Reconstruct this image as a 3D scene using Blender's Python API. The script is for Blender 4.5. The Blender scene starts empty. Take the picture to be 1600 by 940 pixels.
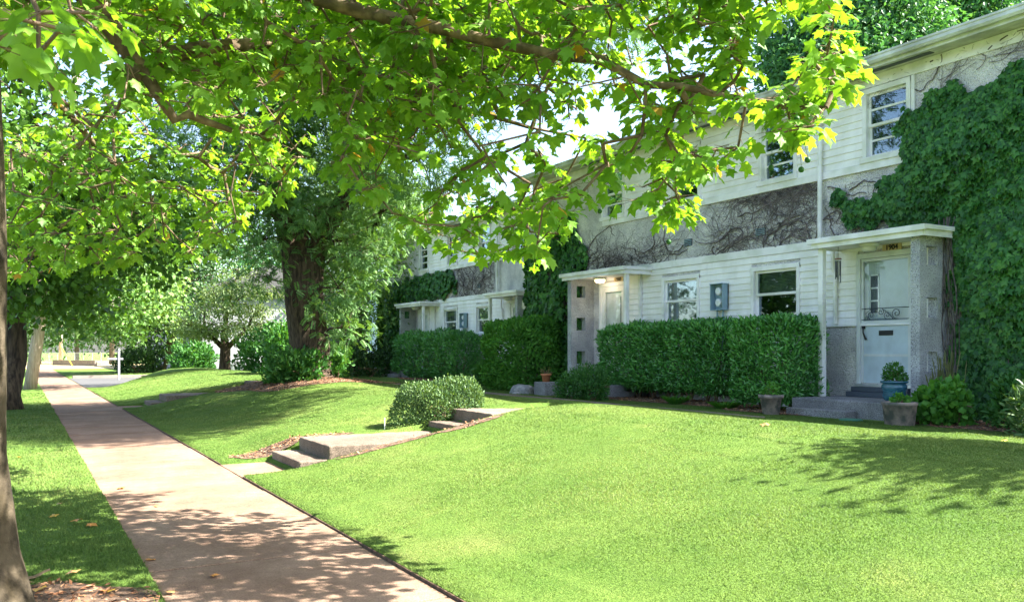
import bpy, math, random
import numpy as np
from mathutils import Vector
random.seed(7); rng = np.random.default_rng(11)
sc = bpy.context.scene
COL = sc.collection
# ------------------------------------------------------------------ camera, world, sun, exposure
FPX = 1350.0; ALPHA = math.atan(770 / FPX); SA, CA = math.sin(ALPHA), math.cos(ALPHA)
cam = bpy.data.cameras.new('camera'); camo = bpy.data.objects.new('camera', cam); COL.objects.link(camo)
camo.location = (0, 0, 1.5); camo.rotation_euler = (math.radians(90), 0, -ALPHA)
cam.sensor_width = 36; cam.lens = 36 * FPX / 1600; cam.shift_y = (547 - 470) / 1600
cam.clip_start = 0.05; cam.clip_end = 900
cam.dof.use_dof = True; cam.dof.focus_distance = 11.0; cam.dof.aperture_fstop = 8.0
sc.camera = camo
SUN_EL = math.radians(48); sh = Vector((.853, -.52, 0)).normalized()
SUN = Vector((sh.x * math.cos(SUN_EL), sh.y * math.cos(SUN_EL), math.sin(SUN_EL)))
w = bpy.data.worlds.new('World'); sc.world = w; w.use_nodes = True
nt = w.node_tree; bg = nt.nodes['Background']; sky = nt.nodes.new('ShaderNodeTexSky')
sky.sky_type = 'NISHITA'; sky.sun_disc = False; sky.sun_elevation = SUN_EL; sky.sun_rotation = math.atan2(sh.x, sh.y)
sky.air_density = 1.0; sky.dust_density = 2.5; sky.ozone_density = 1.0
nt.links.new(sky.outputs[0], bg.inputs[0]); bg.inputs[1].default_value = 0.088
sl = bpy.data.lights.new('sun', 'SUN'); sl.energy = 5.0; sl.angle = math.radians(.55); sl.color = (1, .945, .86)
so = bpy.data.objects.new('sun', sl); COL.objects.link(so); so.rotation_euler = SUN.to_track_quat('Z', 'Y').to_euler(); so.location = (20, -10, 30)
sc.view_settings.view_transform = 'Standard'; sc.view_settings.look = 'None'; sc.view_settings.gamma = 1
sc.view_settings.exposure = 2.7
sc.cycles.max_bounces = 8; sc.cycles.transparent_max_bounces = 16

# ------------------------------------------------------------------ helpers
def at(px, py, t):
    """world point seen at photo pixel (px,py), t metres deep along the view axis"""
    u = (px - 800) / FPX; v = (547 - py) / FPX
    return Vector(((u * CA + SA) * t, (-u * SA + CA) * t, 1.5 + v * t))
def smooth(a, b, x):
    t = np.clip((np.asarray(x, float) - a) / (b - a), 0, 1); return t * t * (3 - 2 * t)

def tag(o, label=None, cat=None, group=None, kind=None):
    if label: o['label'] = label
    if cat: o['category'] = cat
    if group: o['group'] = group
    if kind: o['kind'] = kind
    return o
def empty(name, loc, label, cat, group=None):
    o = bpy.data.objects.new(name, None); COL.objects.link(o); o.location = loc; o.empty_display_size = .1
    return tag(o, label, cat, group)
def link(name, me, mat, parent=None):
    if mat is not None:
        for m in (mat if isinstance(mat, (list, tuple)) else [mat]): me.materials.append(m)
    o = bpy.data.objects.new(name, me); COL.objects.link(o)
    if parent is not None:
        o.parent = parent
        p = parent; off = Vector((0, 0, 0))
        while p is not None: off += Vector(p.location); p = p.parent
        o.location = -off           # meshes are written in world coordinates
    return o
def dup(o, loc, rz=0, sc_=1, label=None, parent=None):
    c = o.copy(); COL.objects.link(c)
    if parent is not None: c.parent = parent
    else:
        c.location = loc; c.rotation_euler = (o.rotation_euler.x, o.rotation_euler.y, rz); c.scale = (sc_,) * 3
        if label: c['label'] = label
    for ch in [x for x in bpy.data.objects if x.parent == o]:
        dup(ch, None, parent=c)
    return c

class MB:
    def __init__(s): s.v = []; s.f = []
    def add(s, vs, fs):
        b = len(s.v); s.v += [tuple(p) for p in vs]; s.f += [tuple(b + i for i in f) for f in fs]; return s
    def quad(s, a, b, c, d): return s.add([a, b, c, d], [(0, 1, 2, 3)])
    def box(s, x0, x1, y0, y1, z0, z1):
        vs = [(x, y, z) for x in (x0, x1) for y in (y0, y1) for z in (z0, z1)]
        return s.add(vs, [(0, 1, 3, 2), (4, 6, 7, 5), (0, 4, 5, 1), (2, 3, 7, 6), (0, 2, 6, 4), (1, 5, 7, 3)])
    def tube(s, pts, radii, n=8, cap=True, jitter=0, ph=0):
        pts = [Vector(p) for p in pts]
        if not hasattr(radii, '__len__'): radii = [radii] * len(pts)
        b = len(s.v); ref = None
        for i, p in enumerate(pts):
            d = (pts[min(i + 1, len(pts) - 1)] - pts[max(i - 1, 0)])
            d = d.normalized() if d.length > 1e-9 else Vector((0, 0, 1))
            if ref is None: ref = d.orthogonal().normalized()
            ref = (ref - d * ref.dot(d)); ref = ref.normalized() if ref.length > 1e-6 else d.orthogonal().normalized()
            q = d.cross(ref)
            for k in range(n):
                a = 2 * math.pi * k / n
                r = radii[i] * (1 + jitter * (math.sin(a * 3 + ph + i * .35) * .6 + math.sin(a * 5 - ph * 2 + i * .2) * .5 + random.uniform(-.25, .25)))
                s.v.append(tuple(p + ref * (r * math.cos(a)) + q * (r * math.sin(a))))
        for i in range(len(pts) - 1):
            for k in range(n):
                a = b + i * n + k; c = b + i * n + (k + 1) % n
                s.f.append((a, c, c + n, a + n))
        if cap:
            s.f.append(tuple(b + k for k in range(n))[::-1]); s.f.append(tuple(b + (len(pts) - 1) * n + k for k in range(n)))
        return s
    def lathe(s, c, prof, n=24):
        b = len(s.v)
        for r, z in prof:
            for k in range(n):
                a = 2 * math.pi * k / n; s.v.append((c[0] + r * math.cos(a), c[1] + r * math.sin(a), c[2] + z))
        for i in range(len(prof) - 1):
            for k in range(n):
                a = b + i * n + k; d = b + i * n + (k + 1) % n; s.f.append((a, d, d + n, a + n))
        return s
    def build(s, name, mat, parent=None, smooth_=False, bevel=0):
        me = bpy.data.meshes.new(name); me.from_pydata(s.v, [], s.f); me.update()
        if smooth_: me.polygons.foreach_set('use_smooth', [True] * len(me.polygons))
        o = link(name, me, mat, parent)
        if bevel:
            m = o.modifiers.new('bevel', 'BEVEL'); m.width = bevel; m.segments = 2; m.limit_method = 'ANGLE'
        return o

def np_mesh(name, V, F, mat, parent=None, rnd=None, smooth_=False, extra=None):
    """V (n,3), F (m,k) index array, all polygons of one size"""
    me = bpy.data.meshes.new(name); n, k = F.shape
    me.vertices.add(len(V)); me.vertices.foreach_set('co', np.ascontiguousarray(V, np.float32).ravel())
    me.loops.add(n * k); me.loops.foreach_set('vertex_index', np.ascontiguousarray(F, np.int32).ravel())
    me.polygons.add(n); me.polygons.foreach_set('loop_start', np.arange(0, n * k, k, dtype=np.int32))
    try: me.polygons.foreach_set('loop_total', np.full(n, k, np.int32))
    except Exception: pass
    me.update(calc_edges=True)
    if rnd is not None:
        a = me.attributes.new('rnd', 'FLOAT', 'FACE'); a.data.foreach_set('value', np.ascontiguousarray(rnd, np.float32))
    if smooth_: me.polygons.foreach_set('use_smooth', np.ones(n, bool))
    return link(name, me, mat, parent)

# leaf shapes: verts (side, along, up), triangles
def shape_palmate(k=5, depth=.5, droop=.12):
    pts = [(0, .38, .02)]; ring = []
    angs = [0, 52, 108] if k == 5 else [0, 62]
    lens = [.66, .56, .42] if k == 5 else [.62, .46]
    seq = []
    def pol(a, r): return (math.sin(math.radians(a)) * r, .38 + math.cos(math.radians(a)) * r)
    right = []
    for i, (a, l) in enumerate(zip(angs, lens)):
        if i == 0: right.append(pol(0, l)); right.append(pol(8, l * .80)); right.append(pol(15, l * .72))
        else: right += [pol(a - 14, l * .74), pol(a, l), pol(a + 12, l * .76), pol(a + 22, l * .62)]
        if i < len(angs) - 1: right.append(pol((a + angs[i + 1]) / 2, l * (depth + .06)))
    right.append(pol(168, .30))
    left = [(-x, y) for x, y in right[1:]][::-1]
    ring = right + left
    vs = pts + [(x, y, -droop * ((x * x) + (y - .38) ** 2) * 2.2 + .04 * math.sin(x * 9 + y * 5)) for x, y in ring]
    n = len(ring); fs = [(0, 1 + i, 1 + (i + 1) % n) for i in range(n)]
    return np.array(vs), np.array(fs)
def shape_simple(w=.5, fold=.12):
    vs = [(0, 0, 0), (w / 2, .45, fold), (0, 1, -.08), (-w / 2, .45, fold)]
    return np.array(vs, float), np.array([(0, 1, 2), (0, 2, 3)])
def shape_lance(w=.3, fold=.06):
    vs = [(0, 0, 0), (w * .45, .3, fold), (w * .42, .65, fold), (0, 1, -.1), (-w * .42, .65, fold), (-w * .45, .3, fold), (0, .5, 0)]
    return np.array(vs, float), np.array([(0, 1, 6), (1, 2, 6), (2, 3, 6), (3, 4, 6), (4, 5, 6), (5, 0, 6)])
def shape_pinnate(pairs=6):
    vs = []; fs = []
    for i in range(pairs):
        y = .12 + .8 * i / pairs
        for s_ in (-1, 1):
            b = len(vs); l = .26 * (1 - .35 * abs(i / pairs - .45))
            vs += [(0, y, -.15 * y * y), (s_ * l * .5, y + .10, -.15 * y * y - .01), (s_ * l, y + .07, -.15 * y * y - .06), (s_ * l * .5, y - .035, -.15 * y * y - .01)]
            fs += [(b, b + 1, b + 2), (b, b + 2, b + 3)]
    return np.array(vs, float), np.array(fs)
def shape_ivy():
    vs = [(0, .3, .05), (0, 1, -.12), (.18, .62, 0), (.5, .55, -.08), (.3, .2, 0), (.12, 0, 0), (-.12, 0, 0), (-.3, .2, 0), (-.5, .55, -.08), (-.18, .62, 0)]
    return np.array(vs, float), np.array([(0, i, i + 1) for i in range(1, 9)] + [(0, 9, 1)])
PAL = shape_palmate(); PAL_S = shape_palmate(3, .6); SIM = shape_simple(); LAN = shape_lance(); PIN = shape_pinnate(); IVY = shape_ivy()
SIMW = shape_simple(.75, .08)

def norm(a): return a / np.maximum(np.linalg.norm(a, axis=1, keepdims=True), 1e-9)
def leaves(name, P, T, N, S, shape, mat, parent=None, rnd=None):
    P = np.asarray(P, float); n = len(P)
    T = norm(T); N = N - T * np.sum(T * N, 1, keepdims=True); N = norm(N); X = np.cross(T, N)
    sv, sf = shape; S = np.broadcast_to(np.asarray(S, float), (n,))
    V = P[:, None, :] + S[:, None, None] * (sv[None, :, 0:1] * X[:, None] + sv[None, :, 1:2] * T[:, None] + sv[None, :, 2:3] * N[:, None])
    F = sf[None] + (np.arange(n) * len(sv))[:, None, None]
    if rnd is None: rnd = rng.random(n)
    return np_mesh(name, V.reshape(-1, 3), F.reshape(-1, 3), mat, parent, rnd=np.repeat(rnd, len(sf)))

# ------------------------------------------------------------------ materials
def mat_new(name):
    m = bpy.data.materials.new(name); m.use_nodes = True
    return m, m.node_tree, m.node_tree.nodes['Principled BSDF']
def ramp(nt, fac, stops):
    r = nt.nodes.new('ShaderNodeValToRGB'); e = r.color_ramp.elements
    while len(e) < len(stops): e.new(.5)
    for i, (p, c) in enumerate(stops): e[i].position = p; e[i].color = (*c, 1)
    nt.links.new(fac, r.inputs[0]); return r.outputs[0]
def noise(nt, scale, detail=4, rough=.55, vec=None, stretch=None):
    n = nt.nodes.new('ShaderNodeTexNoise'); n.inputs['Scale'].default_value = scale; n.inputs['Detail'].default_value = detail; n.inputs['Roughness'].default_value = rough
    if vec is None: vec = nt.nodes.new('ShaderNodeTexCoord').outputs['Object']
    if stretch:
        mp = nt.nodes.new('ShaderNodeMapping'); mp.inputs['Scale'].default_value = stretch; nt.links.new(vec, mp.inputs[0]); vec = mp.outputs[0]
    nt.links.new(vec, n.inputs['Vector']); return n.outputs['Fac']
def bump(nt, h, strength, dist, bs):
    b = nt.nodes.new('ShaderNodeBump'); b.inputs['Strength'].default_value = strength; b.inputs['Distance'].default_value = dist
    nt.links.new(h, b.inputs['Height']); nt.links.new(b.outputs[0], bs.inputs['Normal'])
def mixc(nt, a, b, f, mode='MIX'):
    m = nt.nodes.new('ShaderNodeMix'); m.data_type = 'RGBA'; m.blend_type = mode
    if hasattr(f, 'node'): nt.links.new(f, m.inputs[0])
    else: m.inputs[0].default_value = f
    for i, c in ((6, a), (7, b)):
        if hasattr(c, 'node'): nt.links.new(c, m.inputs[i])
        else: m.inputs[i].default_value = (*c, 1)
    return m.outputs[2]
def mat_noise(name, c1, c2, scale=8, rough=.8, bs=.3, bd=.01, bscale=None, detail=5, stretch=None, spec=.3, lo=.35, hi=.65, c3=None, s3=1.2):
    m, nt, p = mat_new(name)
    f = noise(nt, scale, detail, stretch=stretch); col = ramp(nt, f, [(lo, c1), (hi, c2)])
    if c3 is not None:
        g = noise(nt, s3, 4); k = ramp(nt, g, [(.45, (0, 0, 0)), (.62, (1, 1, 1))]); col = mixc(nt, col, c3, k)
    nt.links.new(col, p.inputs['Base Color']); p.inputs['Roughness'].default_value = rough; p.inputs['Specular IOR Level'].default_value = spec
    if bs: bump(nt, noise(nt, bscale or scale * 4, 4, stretch=stretch), bs, bd, p)
    return m
def mat_plain(name, c, rough=.5, metal=0, spec=.4, var=.12):
    m, nt, p = mat_new(name)
    f = noise(nt, 6, 4); d = tuple(x * (1 - var) for x in c); l = tuple(min(1, x * (1 + var * .6)) for x in c)
    nt.links.new(ramp(nt, f, [(.3, d), (.7, l)]), p.inputs['Base Color'])
    p.inputs['Roughness'].default_value = rough; p.inputs['Metallic'].default_value = metal; p.inputs['Specular IOR Level'].default_value = spec
    return m
def mat_leaf(name, cols, trans=.35, rough=.5, spec=.28, tcol=None, scale=None, hvr=((.72, .76, .74), (1.2, 1.12, 1.0))):
    m, nt, p = mat_new(name)
    a = nt.nodes.new('ShaderNodeAttribute'); a.attribute_name = 'rnd'
    n = len(cols); c = ramp(nt, a.outputs['Fac'], [(i / (n - 1) if n > 1 else 0, cc) for i, cc in enumerate(cols)])
    g = noise(nt, scale or 1.3, 3); hv = ramp(nt, g, [(.3, hvr[0]), (.7, hvr[1])]); c = mixc(nt, c, hv, 1.0, 'MULTIPLY')
    nt.links.new(c, p.inputs['Base Color']); p.inputs['Roughness'].default_value = rough; p.inputs['Specular IOR Level'].default_value = spec
    t = nt.nodes.new('ShaderNodeBsdfTranslucent'); tc = mixc(nt, c, tcol or (1.7, 1.55, .5), 1.0, 'MULTIPLY'); nt.links.new(tc, t.inputs[0])
    mx = nt.nodes.new('ShaderNodeMixShader'); mx.inputs[0].default_value = trans
    nt.links.new(p.outputs[0], mx.inputs[1]); nt.links.new(t.outputs[0], mx.inputs[2])
    nt.links.new(mx.outputs[0], nt.nodes['Material Output'].inputs[0]); return m

M = {}
M['leaf_plane'] = mat_leaf('plane_leaf', [(.085, .20, .028), (.11, .26, .03), (.16, .32, .04), (.10, .24, .035), (.34, .22, .04)], trans=.46, tcol=(2.0, 1.75, .55))
M['leaf_street'] = mat_leaf('street_leaf', [(.045, .12, .022), (.075, .18, .026), (.11, .24, .035)], trans=.28)
M['leaf_locust'] = mat_leaf('locust_leaf', [(.06, .155, .05), (.10, .225, .065), (.17, .32, .10)], trans=.27)
M['leaf_ash'] = mat_leaf('ash_leaf', [(.08, .18, .05), (.13, .25, .065), (.21, .33, .10)], trans=.27)
M['leaf_dog'] = mat_leaf('dogwood_leaf', [(.12, .20, .08), (.18, .28, .11), (.27, .36, .17)], trans=.28, spec=.5)
M['leaf_dark'] = mat_leaf('dark_leaf', [(.02, .055, .02), (.035, .09, .028), (.05, .12, .035)], trans=.2)
M['leaf_far'] = mat_leaf('far_leaf', [(.05, .14, .05), (.08, .20, .07), (.13, .27, .09)], trans=.3)
M['leaf_back'] = mat_leaf('back_leaf', [(.03, .12, .055), (.055, .18, .075), (.11, .26, .09)], trans=.3)
M['leaf_laurel'] = mat_leaf('laurel_leaf', [(.04, .17, .035), (.07, .26, .05), (.14, .38, .085)], trans=.12, rough=.3, spec=.55)
M['leaf_ivy'] = mat_leaf('ivy_leaf', [(.015, .075, .016), (.03, .125, .026), (.05, .18, .034), (.09, .24, .05)], trans=.2, rough=.45, spec=.35)
M['leaf_shrub'] = mat_leaf('shrub_leaf', [(.03, .12, .025), (.05, .17, .035), (.085, .22, .05)], trans=.25)
M['leaf_box'] = mat_leaf('box_leaf', [(.045, .105, .04), (.075, .15, .055), (.13, .22, .08)], trans=.2)
M['leaf_bright'] = mat_leaf('bright_leaf', [(.05, .18, .03), (.08, .25, .04), (.12, .30, .05)], trans=.3)
M['leaf_seed'] = mat_leaf('seed_head', [(.13, .15, .06), (.17, .16, .07)], trans=.2)
M['leaf_fall'] = mat_leaf('fallen_leaf', [(.45, .30, .05), (.5, .22, .06), (.32, .20, .09)], trans=.15)
M['grass'] = mat_leaf('grass_blade', [(.09, .17, .033), (.11, .195, .039), (.132, .215, .045), (.168, .215, .066)], trans=.3, tcol=(1.3, 1.25, .7), rough=.6, spec=.12, scale=.8, hvr=((.70, .82, .72), (1.34, 1.12, 1.35)))
M['bark_dark'] = mat_noise('bark_dark', (.025, .018, .013), (.12, .085, .055), 5, .95, 1, .05, 9, stretch=(3, 3, .45))
M['bark_plane'] = mat_noise('bark_plane', (.09, .06, .03), (.26, .19, .11), 7, .9, .6, .015, 18, c3=(.08, .06, .035), s3=6)
M['bark_grey'] = mat_noise('bark_grey', (.07, .06, .05), (.24, .21, .17), 6, .95, .8, .03, 14, stretch=(2, 2, .6))
M['twig'] = mat_noise('twig', (.10, .065, .04), (.2, .14, .09), 12, .9, .3)
M['vine'] = mat_noise('dry_vine', (.06, .05, .055), (.19, .155, .155), 9, .95, .4)
M['wood_pole'] = mat_noise('pole_wood', (.34, .27, .21), (.56, .47, .38), 6, .9, .5, .01, 20, stretch=(4, 4, .35))
M['white'] = mat_noise('white_paint', (.80, .77, .79), (.86, .84, .86), 3, .5, .08, .003, 40, c3=(.62, .62, .57), s3=1.6)
M['siding'] = mat_noise('siding_paint', (.80, .775, .78), (.88, .85, .86), 5, .6, .1, .003, 60, stretch=(1.5, 1.5, .2), lo=.3, hi=.5, c3=(.74, .72, .69), s3=1.4)
M['gutter'] = mat_noise('gutter_paint', (.50, .51, .50), (.68, .69, .67), 5, .5, .05, .002, stretch=(4, 1, 1), c3=(.38, .39, .36), s3=2)
M['roof'] = mat_noise('roof_felt', (.05, .05, .05), (.11, .11, .11), 30, .95, .4)
M['charcoal'] = mat_plain('charcoal_paint', (.06, .075, .10), .6)
M['door'] = mat_plain('door_paint', (.44, .50, .54), .45)
M['door_low'] = mat_plain('door_panel_paint', (.50, .585, .66), .45)
M['door_frame'] = mat_plain('door_frame_paint', (.62, .64, .66), .45)
M['iron'] = mat_plain('wrought_iron', (.05, .06, .08), .45, .4)
M['black'] = mat_plain('black_metal', (.015, .015, .018), .4)
M['alu'] = mat_plain('aluminium', (.66, .68, .70), .35, .7)
M['meter'] = mat_plain('meter_paint', (.23, .34, .42), .5)
M['dial'] = mat_plain('dial', (.7, .72, .74), .2)
M['blind'] = mat_plain('blind_slats', (.55, .58, .55), .6)
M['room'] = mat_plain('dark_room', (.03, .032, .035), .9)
M['plate'] = mat_plain('number_plate', (.55, .42, .22), .6)
M['terracotta'] = mat_noise('terracotta', (.42, .15, .07), (.55, .22, .11), 9, .85, .2)
M['clay_old'] = mat_noise('weathered_clay', (.17, .14, .13), (.33, .26, .23), 7, .9, .3, c3=(.10, .10, .09), s3=9)
M['glaze'] = mat_noise('blue_glaze', (.015, .07, .12), (.05, .16, .24), 14, .2, .2, spec=.7, stretch=(1, 1, 3))
M['yellow'] = mat_plain('yellow_plastic', (.75, .55, .05), .5)
M['copper'] = mat_plain('chime_copper', (.25, .12, .08), .4, .3)
M['green_lid'] = mat_plain('green_plastic', (.03, .14, .09), .5)
M['rock'] = mat_noise('rock', (.16, .16, .17), (.38, .37, .36), 8, .95, .6, .02, 20)
M['soil'] = mat_noise('soil', (.06, .04, .028), (.16, .10, .065), 14, 1, .8, .02, 40)
M['chips'] = mat_leaf('bark_chip', [(.13, .065, .035), (.28, .14, .08), (.42, .27, .17), (.2, .09, .05)], trans=.0, rough=.9, spec=.1)
M['asphalt'] = mat_noise('asphalt', (.045, .045, .047), (.10, .10, .10), 60, .95, .4, .004, 150)
M['paleblue'] = mat_plain('pale_blue_siding', (.42, .52, .66), .6)
M['red'] = mat_plain('red_paint', (.45, .03, .03), .5)
M['farhouse'] = mat_plain('grey_siding', (.24, .25, .27), .7)
def soften_normals(m):
    nt = m.node_tree; g = nt.nodes.new('ShaderNodeNewGeometry'); mx = nt.nodes.new('ShaderNodeMix'); mx.data_type = 'VECTOR'; mx.inputs[0].default_value = .72
    nt.links.new(g.outputs['Normal'], mx.inputs[4]); mx.inputs[5].default_value = (0, 0, 1); v = nt.nodes.new('ShaderNodeVectorMath'); v.operation = 'NORMALIZE'; nt.links.new(mx.outputs[1], v.inputs[0])
    nt.links.new(v.outputs[0], nt.nodes['Principled BSDF'].inputs['Normal'])
soften_normals(M['grass'])
# stucco: roughcast with dark specks
def make_stucco(name, base, dark, speck):
    m, nt, p = mat_new(name)
    v = nt.nodes.new('ShaderNodeTexVoronoi'); v.inputs['Scale'].default_value = 38
    nt.links.new(nt.nodes.new('ShaderNodeTexCoord').outputs['Object'], v.inputs['Vector'])
    n1 = noise(nt, 48, 4, .6); n2 = noise(nt, 2.2, 5, .6)
    c = ramp(nt, n1, [(.36, dark), (.47, base), (.8, tuple(min(1, b * 1.15) for b in base))])
    s = ramp(nt, n2, [(.38, (.72, .72, .75)), (.66, (1.08, 1.08, 1.06))]); c = mixc(nt, c, s, 1, 'MULTIPLY')
    nt.links.new(c, p.inputs['Base Color']); p.inputs['Roughness'].default_value = .95; p.inputs['Specular IOR Level'].default_value = .15
    ad = nt.nodes.new('ShaderNodeMath'); ad.operation = 'ADD'; nt.links.new(v.outputs['Distance'], ad.inputs[0]); nt.links.new(n1, ad.inputs[1])
    bump(nt, ad.outputs[0], .9, .02, p); return m
M['stucco'] = make_stucco('stucco', (.72, .69, .69), (.42, .40, .41), 0)
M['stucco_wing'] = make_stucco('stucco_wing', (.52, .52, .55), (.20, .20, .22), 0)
# exposed aggregate concrete
def make_conc(name, a, b, speck=.5):
    m, nt, p = mat_new(name)
    n1 = noise(nt, 1.1, 6, .6); n2 = noise(nt, 75, 3, .7); n3 = noise(nt, 9, 5, .7)
    c = ramp(nt, n1, [(.38, a), (.62, b)]); s = ramp(nt, n2, [(.35, (1 - speck,) * 3), (.6, (1.1, 1.1, 1.1))]); c = mixc(nt, c, s, 1, 'MULTIPLY')
    s = ramp(nt, n3, [(.3, (.78, .76, .74)), (.6, (1, 1, 1))]); c = mixc(nt, c, s, 1, 'MULTIPLY')
    nt.links.new(c, p.inputs['Base Color']); p.inputs['Roughness'].default_value = .93; p.inputs['Specular IOR Level'].default_value = .2
    bump(nt, n2, .6, .006, p); return m
M['walk'] = make_conc('sidewalk_concrete', (.185, .118, .08), (.255, .175, .125), .35)
M['step'] = make_conc('step_concrete', (.165, .128, .10), (.235, .19, .15), .65)
M['agg'] = make_conc('aggregate_concrete', (.20, .20, .21), (.34, .33, .34), .75)
M['kerb'] = make_conc('kerb_concrete', (.22, .19, .165), (.28, .245, .21), .2)
# glass
def make_glass(nm='window_glass', lo=.07, hi=.5):
    m, nt, p = mat_new(nm); nt.nodes.remove(p)
    g = nt.nodes.new('ShaderNodeBsdfGlossy'); g.inputs['Roughness'].default_value = .02; g.inputs[0].default_value = (.85, .93, 1, 1)
    t = nt.nodes.new('ShaderNodeBsdfTransparent'); t.inputs[0].default_value = (.78, .84, .84, 1) if lo > .03 else (.95, .97, .97, 1)
    l = nt.nodes.new('ShaderNodeLayerWeight'); l.inputs[0].default_value = .35
    mr = nt.nodes.new('ShaderNodeMapRange'); mr.inputs[3].default_value = lo; mr.inputs[4].default_value = hi; nt.links.new(l.outputs['Fresnel'], mr.inputs[0])
    mx = nt.nodes.new('ShaderNodeMixShader'); nt.links.new(mr.outputs[0], mx.inputs[0]); nt.links.new(t.outputs[0], mx.inputs[1]); nt.links.new(g.outputs[0], mx.inputs[2])
    nt.links.new(mx.outputs[0], nt.nodes['Material Output'].inputs[0]); return m
M['glass'] = make_glass(); M['glass_weak'] = make_glass('storm_glass', .02, .14)
def make_lamp():
    m, nt, p = mat_new('lamp_glow'); p.inputs['Base Color'].default_value = (.9, .85, .7, 1)
    p.inputs['Emission Color'].default_value = (1, .72, .35, 1); p.inputs['Emission Strength'].default_value = .9; return m
M['glow'] = make_lamp()
# lawn ground
def make_lawn():
    m, nt, p = mat_new('lawn')
    n1 = noise(nt, .55, 5, .6); n2 = noise(nt, 60, 4, .7); n3 = noise(nt, 3.2, 5, .65)
    c = ramp(nt, n1, [(.3, (.078, .15, .028)), (.55, (.112, .19, .04)), (.75, (.185, .21, .07))])
    s = ramp(nt, n2, [(.3, (.5, .55, .5)), (.65, (1.25, 1.2, 1.1))]); c = mixc(nt, c, s, 1, 'MULTIPLY')
    s = ramp(nt, n3, [(.3, (.8, .85, .8)), (.7, (1.15, 1.08, 1.1))]); c = mixc(nt, c, s, 1, 'MULTIPLY')
    nt.links.new(c, p.inputs['Base Color']); p.inputs['Roughness'].default_value = .9; p.inputs['Specular IOR Level'].default_value = .1
    bump(nt, n2, 1, .03, p); return m
M['lawn'] = make_lawn()

# ------------------------------------------------------------------ terrain
PROF = np.array([(2.285, .035), (2.6, .045), (2.95, .075), (3.35, .15), (4.0, .27), (4.58, .37), (5.1, .46), (5.5, .55), (6.1, .65), (7, .69), (8, .64), (8.7, .565), (9.3, .53), (10.5, .49), (12, .48), (60, .48)])
YA, YB = 10.38, 11.69
PATHS = [(YA, YB), (YA + 13.6, YB + 13.6)]
def y_end(x): return 39.2 + 8.5 * smooth(2.3, 6.0, x)
def ground(x, y):
    x = np.asarray(x, float); y = np.asarray(y, float)
    z = np.interp(x, PROF[:, 0], PROF[:, 1])
    # gentle swells of the front lawn
    z = z + (np.sin(y * .55 + x * .3) * .02 + np.sin(y * .23 + 1.2 - x * .2) * .03) * smooth(2.4, 5, x) * (1 - smooth(7, 9, x))
    left = smooth(11.68, 11.72, y) * (1 - smooth(12.6, 15.0, y)); zl = np.interp(x, [2.285, 2.9, 3.4, 4.6, 5.3, 5.9, 6.8, 8], [.03, .06, .27, .315, .34, .47, .62, .62]); z = np.where((x > 2.28) & (x < 8), z * (1 - left) + zl * left, z)
    z = z + .10 * np.exp(-((x - 6.6) ** 2 + (y - 22.7) ** 2) / 6)
    for a, b in PATHS:
        inp = (y > a + .005) & (y < b - .005) & (x > 2.28) & (x < 9.4)
        zp = np.where(x < 2.9, -.02, np.where(x < 3.3, .05, np.where(x < 5.2, .24, np.where(x < 5.6, .38, np.minimum(.56, z - .06)))))
        z = np.where(inp, np.minimum(z, zp), z)
    z = np.where((x > 8.3) & (x < 9.4) & (y > 8.6) & (y < 36), np.minimum(z, .50), z)
    fade = smooth(0, 5.0, y_end(x) - y); z = np.where(x > 2.28, np.where(y < 52, z * fade - .02 * (1 - fade), .06), z)
    z = np.where((x > 2.28) & (y >= y_end(x)) & (y < 52), -.02, z)
    z = np.where((x > .75) & (x <= 2.28), -.03, z)
    z = np.where((x <= .75) & (x > -1.9), .022 + .008 * np.sin(y * 2.1 + x), z)
    z = np.where(x <= -1.9, np.where(x > -9.5, -.16, .02), z)
    z = np.where((x <= .75) & (x > -1.9) & (y > 44) & (y < 52), -.03, z)
    z = np.where(y > 60, z * (1 - smooth(60, 75, y)), z)
    return z
xs = np.unique(np.round(np.concatenate([np.array([-400, -200, -100, -50, -20, -12, -9.6, -9.4, -5, -1.95, -1.9, -1.88, -1.4, -.9, -.4, .1, .6, .735, .75, .765, 1.5, 2.27, 2.28, 2.30]),
     np.arange(2.45, 2.85, .1), [2.89, 2.91, 3.1, 3.28, 3.31], np.arange(3.4, 5.15, .12), [5.19, 5.21, 5.4, 5.59, 5.61], np.arange(5.75, 8.2, .15), [8.29, 8.31, 8.6, 9, 9.39, 9.41], np.arange(9.7, 14, .4), [15, 18, 22, 30, 50, 100, 200, 400]]), 3))
ysl = [np.array([-300, -100, -40, -15, -8, -4]), np.arange(-3, 30, .3), np.arange(30, 53, .5), np.arange(54, 80, 2), [90, 120, 180, 300, 600], [8.59, 8.61, 51.99, 52.01]]
for a, b in PATHS: ysl.append([a - .01, a + .01, b - .01, b + .01])
ys = np.unique(np.round(np.concatenate(ysl), 3))
GX, GY = np.meshgrid(xs, ys); GZ = ground(GX, GY)
nx, ny = len(xs), len(ys)
idx = np.arange(nx * ny).reshape(ny, nx)
F = np.stack([idx[:-1, :-1], idx[:-1, 1:], idx[1:, 1:], idx[1:, :-1]], -1).reshape(-1, 4)
lawn = np_mesh('ground', np.stack([GX, GY, GZ], -1).reshape(-1, 3), F, M['lawn'], smooth_=True); tag(lawn, kind='structure')

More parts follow.
